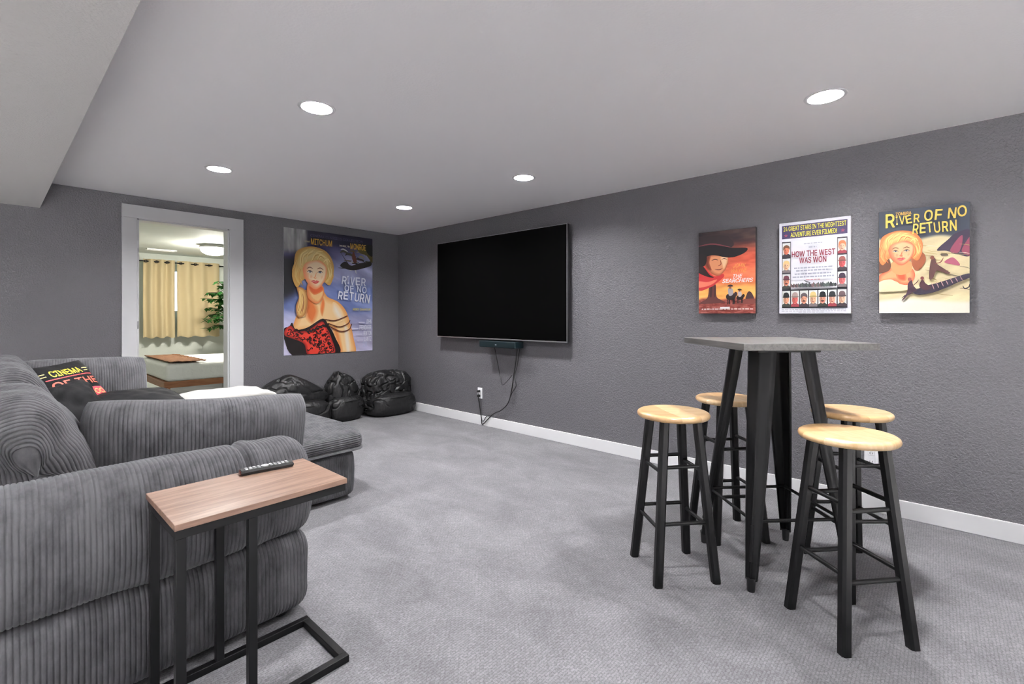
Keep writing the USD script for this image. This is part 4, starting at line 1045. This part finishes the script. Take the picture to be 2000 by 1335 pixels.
A.line([(40, 54), (41, 62), (36, 65)], 1.6, (140, 66, 50)); A.line([(30, 71), (38, 72), (44, 70)], 1.6, (120, 50, 44))
A.poly([(-2, 16), (14, 8), (40, 8), (56, 14), (60, 32), (-2, 40)], (44, 34, 36)); A.poly([(-2, 28), (30, 26), (60, 33), (86, 36), (82, 44), (66, 50), (50, 50), (26, 44), (-2, 48)], (24, 20, 24))
A.line([(-2, 25), (26, 23), (58, 32)], 2.4, (128, 62, 70)); A.poly([(-2, 40), (14, 44), (12, 62), (-2, 62)], (30, 22, 24))
A.text('JOHN', 62, 70, 7.0, (244, 176, 90), 20, 0, 0.2, False); A.text('WAYNE', 58, 79, 7.4, (240, 160, 84), 27, 0, 0.2, False)
A.text('THE', 61, 88.5, 6.4, (246, 240, 240), 16, 0, 0.25); A.text('SEARCHERS', 43, 97.0, 7.0, (248, 244, 244), 52, 0, 0.25)
for ox, oy, s in ((58, 112, 1.0), (74, 117, 0.72)):     # two riders
    A.poly([(ox - 5 * s, oy + 6 * s), (ox + 6 * s, oy + 5 * s), (ox + 9 * s, oy + 12 * s), (ox + 5 * s, oy + 16 * s), (ox - 5 * s, oy + 16 * s), (ox - 8 * s, oy + 11 * s)], (40, 28, 30))
    for dx in (-5, -2, 4, 6):
        A.line([(ox + dx * s, oy + 14 * s), (ox + (dx + 0.5) * s, oy + 20 * s), (ox + dx * s, oy + 25 * s)], 1.8 * s, (34, 24, 26), taper=False)
    A.poly([(ox + 6 * s, oy + 6 * s), (ox + 9 * s, oy + 2 * s), (ox + 12 * s, oy + 6 * s), (ox + 9 * s, oy + 11 * s)], (52, 34, 34))
    A.poly([(ox - 4 * s, oy - 4 * s), (ox + 3 * s, oy - 4 * s), (ox + 5 * s, oy + 4 * s), (ox + 2 * s, oy + 9 * s), (ox - 3 * s, oy + 8 * s)], (168, 160, 164) if s == 1 else (196, 180, 176))
    A.blob(ox - 0.5 * s, oy - 6 * s, 2 * s, 2.4 * s, (150, 90, 70)); A.poly([(ox - 5 * s, oy - 8 * s), (ox - 2.5 * s, oy - 11 * s), (ox + 2 * s, oy - 11 * s), (ox + 4.5 * s, oy - 8 * s)], (46, 30, 30))
rng = random.Random(3); x = 6
while x < 92:
    w_ = rng.uniform(2, 7); A.rect(x, 144.5 + rng.uniform(-0.4, 0.4), x + w_, 146.6, (226, 206, 200), 'lettering'); x += w_ + 1.3
A.rect(40, 141.5, 57, 145, (230, 226, 226), 'lettering')
canvas('canvas with a dark-hatted man over red desert, lettered THE SEARCHERS, leftmost', 1.157, canvas_edge, A)

# canvas with rows of portraits ---------------------------------------
A = Art(100, 153.4, 0.401)
A.rect(0, 0, 100, 153.4, (226, 226, 234)); A.rect(4, 4.5, 96, 27, (66, 58, 92))
A.text('24 GREAT STARS IN THE MIGHTIEST', 6.5, 14.0, 7.4, (240, 232, 70), 88); A.text('ADVENTURE EVER FILMED!', 17, 24.6, 7.4, (240, 232, 70), 65)
for sx in (10, 90):
    A.poly([(sx + (3.4 if k % 2 == 0 else 1.5) * math.sin(k * PI / 5), 21.5 - (3.4 if k % 2 == 0 else 1.5) * math.cos(k * PI / 5)) for k in range(10)], (150, 70, 96), 'picture', False)
A.rect(4, 32, 17.5, 144.5, (46, 46, 54)); A.rect(82.5, 32, 96, 144.5, (46, 46, 54)); A.rect(17.5, 113.5, 82.5, 144.5, (46, 46, 54)); A.rect(17.5, 32, 82.5, 112, (230, 230, 238))
cells = [(5, 34, 16.5, 58), (5, 60.5, 16.5, 84.5), (5, 87, 16.5, 111.5), (83.5, 34, 95, 58), (83.5, 60.5, 95, 84.5), (83.5, 87, 95, 111.5)] + [(5 + 13.1 * k, 115.5, 16.6 + 13.1 * k, 142.5) for k in range(7)]
looks = [('hair', (110, 70, 50), (226, 130, 100)), ('blonde', (226, 190, 130), (240, 190, 150)), ('cap', (96, 48, 62), (214, 140, 112)), ('curls', (206, 120, 80), (240, 190, 160)), ('hat', (150, 90, 84), (210, 90, 92)), ('hat', (58, 46, 62), (222, 110, 110)),
         ('hat', (34, 34, 38), (226, 160, 128)), ('hat', (172, 150, 146), (212, 104, 96)), ('hair', (90, 80, 84), (230, 160, 130)), ('straw', (222, 196, 130), (232, 176, 140)), ('hat', (32, 32, 36), (222, 150, 126)), ('hat', (40, 42, 44), (228, 160, 136)), ('hat', (112, 92, 94), (236, 186, 154))]
for i, ((x0, y0, x1, y1), (kind, hc, fc)) in enumerate(zip(cells, looks)):
    A.rect(x0, y0, x1, y1, (214, 216, 214)); w_, h_ = x1 - x0, y1 - y0; cx, cy = (x0 + x1) / 2, y0 + h_ * 0.52
    A.poly([(x0, y1), (x0, y1 - h_ * 0.14), (cx - w_ * 0.2, y1 - h_ * 0.24), (cx + w_ * 0.2, y1 - h_ * 0.24), (x1, y1 - h_ * 0.14), (x1, y1)], [(60, 50, 56), (120, 110, 112), (52, 54, 50), (150, 60, 70)][i % 4], 'picture', False)
    A.blob(cx, cy, w_ * 0.36, h_ * 0.30, fc); A.blob(cx - w_ * 0.2, cy + h_ * 0.04, w_ * 0.16, h_ * 0.22, tuple(int(c * 0.82) for c in fc))
    if kind in ('hat', 'straw', 'cap'):
        A.poly([(cx - w_ * 0.33, cy - h_ * 0.12), (cx - w_ * 0.30, cy - h_ * 0.36), (cx, cy - h_ * 0.43), (cx + w_ * 0.30, cy - h_ * 0.36), (cx + w_ * 0.33, cy - h_ * 0.12)], hc)
        A.blob(cx, cy - h_ * 0.14, w_ * 0.48, h_ * 0.055, tuple(int(c * 0.8) for c in hc))
    else:
        A.poly([(cx - w_ * 0.42, cy + h_ * (0.15 if kind in ('blonde', 'curls') else -0.02)), (cx - w_ * 0.38, cy - h_ * 0.26), (cx, cy - h_ * 0.38), (cx + w_ * 0.38, cy - h_ * 0.26), (cx + w_ * 0.42, cy + h_ * (0.15 if kind in ('blonde', 'curls') else -0.02)), (cx + w_ * 0.28, cy - h_ * 0.12), (cx - w_ * 0.1, cy - h_ * 0.17), (cx - w_ * 0.30, cy - h_ * 0.06)], hc)
    for sx in (-1, 1):
        A.blob(cx + sx * w_ * 0.14, cy - h_ * 0.02, w_ * 0.055, h_ * 0.016, (50, 34, 34))
    A.line([(cx, cy), (cx - w_ * 0.05, cy + h_ * 0.10), (cx + w_ * 0.03, cy + h_ * 0.11)], 0.6, tuple(int(c * 0.7) for c in fc))
    A.line([(cx - w_ * 0.13, cy + h_ * 0.17), (cx, cy + h_ * 0.185), (cx + w_ * 0.13, cy + h_ * 0.17)], 1.0, (140, 50, 52))
    if i in (2, 8, 10):
        A.line([(cx - w_ * 0.2, cy + h_ * 0.15), (cx, cy + h_ * 0.12), (cx + w_ * 0.2, cy + h_ * 0.15)], 1.9, (60, 36, 36))
A.text('HOW THE WEST', 19.5, 59, 9.0, (130, 40, 56), 61); A.text('WAS WON', 30.5, 70, 9.0, (130, 40, 56), 38)
rng = random.Random(9)
def greek(y, x0, x1, h, col):
    x = x0
    while x < x1:
        w_ = min(rng.uniform(2.2, 6.0), x1 - x); A.rect(x, y, x + w_, y + h, col, 'lettering'); x += w_ + 1.1
greek(37.5, 37, 63, 1.5, (176, 178, 190)); greek(43.5, 44, 55, 2.0, (170, 172, 184))
for y, a, b in ((77, 23, 78), (81.5, 26, 72), (87, 24, 75), (92, 21, 79)):
    greek(y, a, b, 2.2, (160, 162, 176))
greek(97.5, 40, 60, 1.0, (206, 120, 130))
for k in range(30):
    x0 = 19.5 + 61 * k / 29; A.poly([(x0, 110), (x0 - 1.2, 107), (x0 + rng.uniform(-1, 1.5), 103.5 + rng.uniform(-1.5, 1.5)), (x0 + 2.2, 107.5), (x0 + 1.5, 110.2)], rng.choice([(60, 62, 66), (110, 84, 86), (80, 90, 84), (44, 44, 50)]))
A.line([(38, 99), (42, 101.5), (47, 103)], 1.6, (80, 80, 84))
for y in (146.2, 149.0):
    greek(y, 5, 95, 1.3, (182, 182, 192))
greek(151.3, 30, 66, 0.9, (182, 182, 192))
canvas('white-edged canvas with rows of portraits, lettered HOW THE WEST WAS WON', 0.606, canvas_white, A)

# canvas with the pale river -------------------------------------------
A = Art(100, 155, 0.397)
def bg(x, y):
    edge = 40 + 6 * np.sin(x * 0.07) + 8 * sm(x, 20, 60)
    d = mixc((62, 68, 80), (232, 216, 172), sm(y, edge - 2, edge + 4)[:, None])
    d = d + (nz(x - 0.6 * y, y + 0.5 * x, 0.06, 6, 0.4, 2.2) - 0.5) * np.array((70, 74, 60)) * sm(y, 44, 52)[:, None]
    return mixc(d, (240, 236, 220), sm(y + 3 * np.sin(x * 0.05), 133, 140)[:, None])
A.field(bg, n=60, m=90)
A.poly([(66, 64), (78, 50), (86, 42), (101, 40), (101, 74), (88, 72), (76, 66)], (58, 48, 66)); A.poly([(80, 66), (88, 50), (93, 46), (92, 60), (88, 70)], (142, 72, 92)); A.poly([(92, 68), (97, 54), (101, 50), (101, 74)], (150, 76, 96))
rng = random.Random(21)
for k in range(26):
    x0, y0 = rng.uniform(48, 92), rng.uniform(50, 128)
    A.line([(x0, y0), (x0 + rng.uniform(4, 9), y0 + rng.uniform(0, 3)), (x0 + rng.uniform(9, 18), y0 + rng.uniform(1, 5))], rng.uniform(0.6, 1.5), rng.choice([(196, 178, 126), (170, 150, 104), (248, 240, 214), (120, 112, 92)]))
A.poly([(74, 82), (82, 76), (88, 82), (90, 88), (82, 86)], (176, 96, 116)); A.poly([(70, 70), (76, 70), (78, 73), (72, 73)], (96, 84, 72))
A.soft([(0, 98), (6, 92), (14, 86), (26, 84), (38, 88), (42, 100), (36, 112), (26, 112), (18, 106), (0, 108)], (222, 112, 80), (246, 168, 120), 5, 6); A.soft([(20, 88), (30, 90), (32, 106), (22, 104)], (236, 140, 96), (206, 96, 66), 2.5, 4)
A.poly([(16, 78), (36, 78), (38, 92), (26, 98), (16, 92)], (240, 160, 108))
A.poly([(0, 70), (8, 64), (14, 80), (12, 90), (2, 94), (0, 92)], (96, 62, 48)); A.poly([(38, 70), (50, 66), (54, 78), (46, 92), (40, 88)], (150, 84, 56))
woman(A, 26, 63, 14.5, (246, 210, 136), (226, 130, 78), (248, 196, 150), (226, 116, 84), (206, 60, 60))
A.poly([(0, 108), (14, 104), (22, 110), (36, 114), (60, 112), (40, 120), (0, 122)], (238, 226, 184))
A.poly([(40, 124), (52, 116), (66, 112), (82, 106), (99, 100), (101, 105), (88, 112), (74, 120), (60, 126), (46, 128)], (46, 40, 54))
for k in range(7):
    A.line([(60 + 5 * k, 112 - 1.6 * k), (62 + 5 * k, 117 - 1.6 * k), (63 + 5 * k, 121 - 2 * k)], 1.0, (190, 150, 150))
A.poly([(58, 92), (60, 78), (64, 76), (66, 84), (74, 92), (80, 98), (76, 99), (66, 94), (62, 104), (58, 106)], (86, 56, 54)); A.blob(61, 75, 2.2, 2.8, (120, 70, 56)); A.line([(64, 84), (70, 82), (73, 76)], 1.2, (120, 56, 50))
A.poly([(34, 112), (38, 106), (40, 114), (44, 122), (36, 126), (30, 134), (27, 136), (33, 124)], (64, 44, 56)); A.blob(36, 105, 2.2, 2.8, (150, 80, 70)); A.line([(38, 116), (44, 110), (46, 106)], 1.1, (90, 50, 56))
A.poly([(47, 116), (50, 106), (54, 112), (60, 118), (54, 122)], (70, 40, 48)); A.blob(50, 104, 2.0, 2.4, (120, 60, 60))
A.line([(27, 133), (32, 128), (40, 126)], 1.4, (60, 50, 60)); A.line([(93, 117), (95, 121), (99, 119), (100, 115)], 1.4, (52, 46, 54))
A.text('ZOMBRA', 20, 8.6, 4.4, (238, 190, 92), 18)
A.text('R', 8.0, 25.5, 20, (246, 212, 104), 11.0)
A.brushed('IVER', 20.5, 22.5, 12.0, 8.6, (246, 212, 104), 3, -2)
A.brushed('OF NO', 52, 20.0, 14.5, 10.2, (246, 212, 104), 5, 0)
A.brushed('RETURN', 39, 38.5, 14.5, 8.6, (246, 212, 104), 8, 0)
canvas('rightmost canvas with a fair-haired woman by a pale river and yellow lettering', 0.064, M('canvas_dark_edge', (0.03, 0.032, 0.036), 0.7), A)
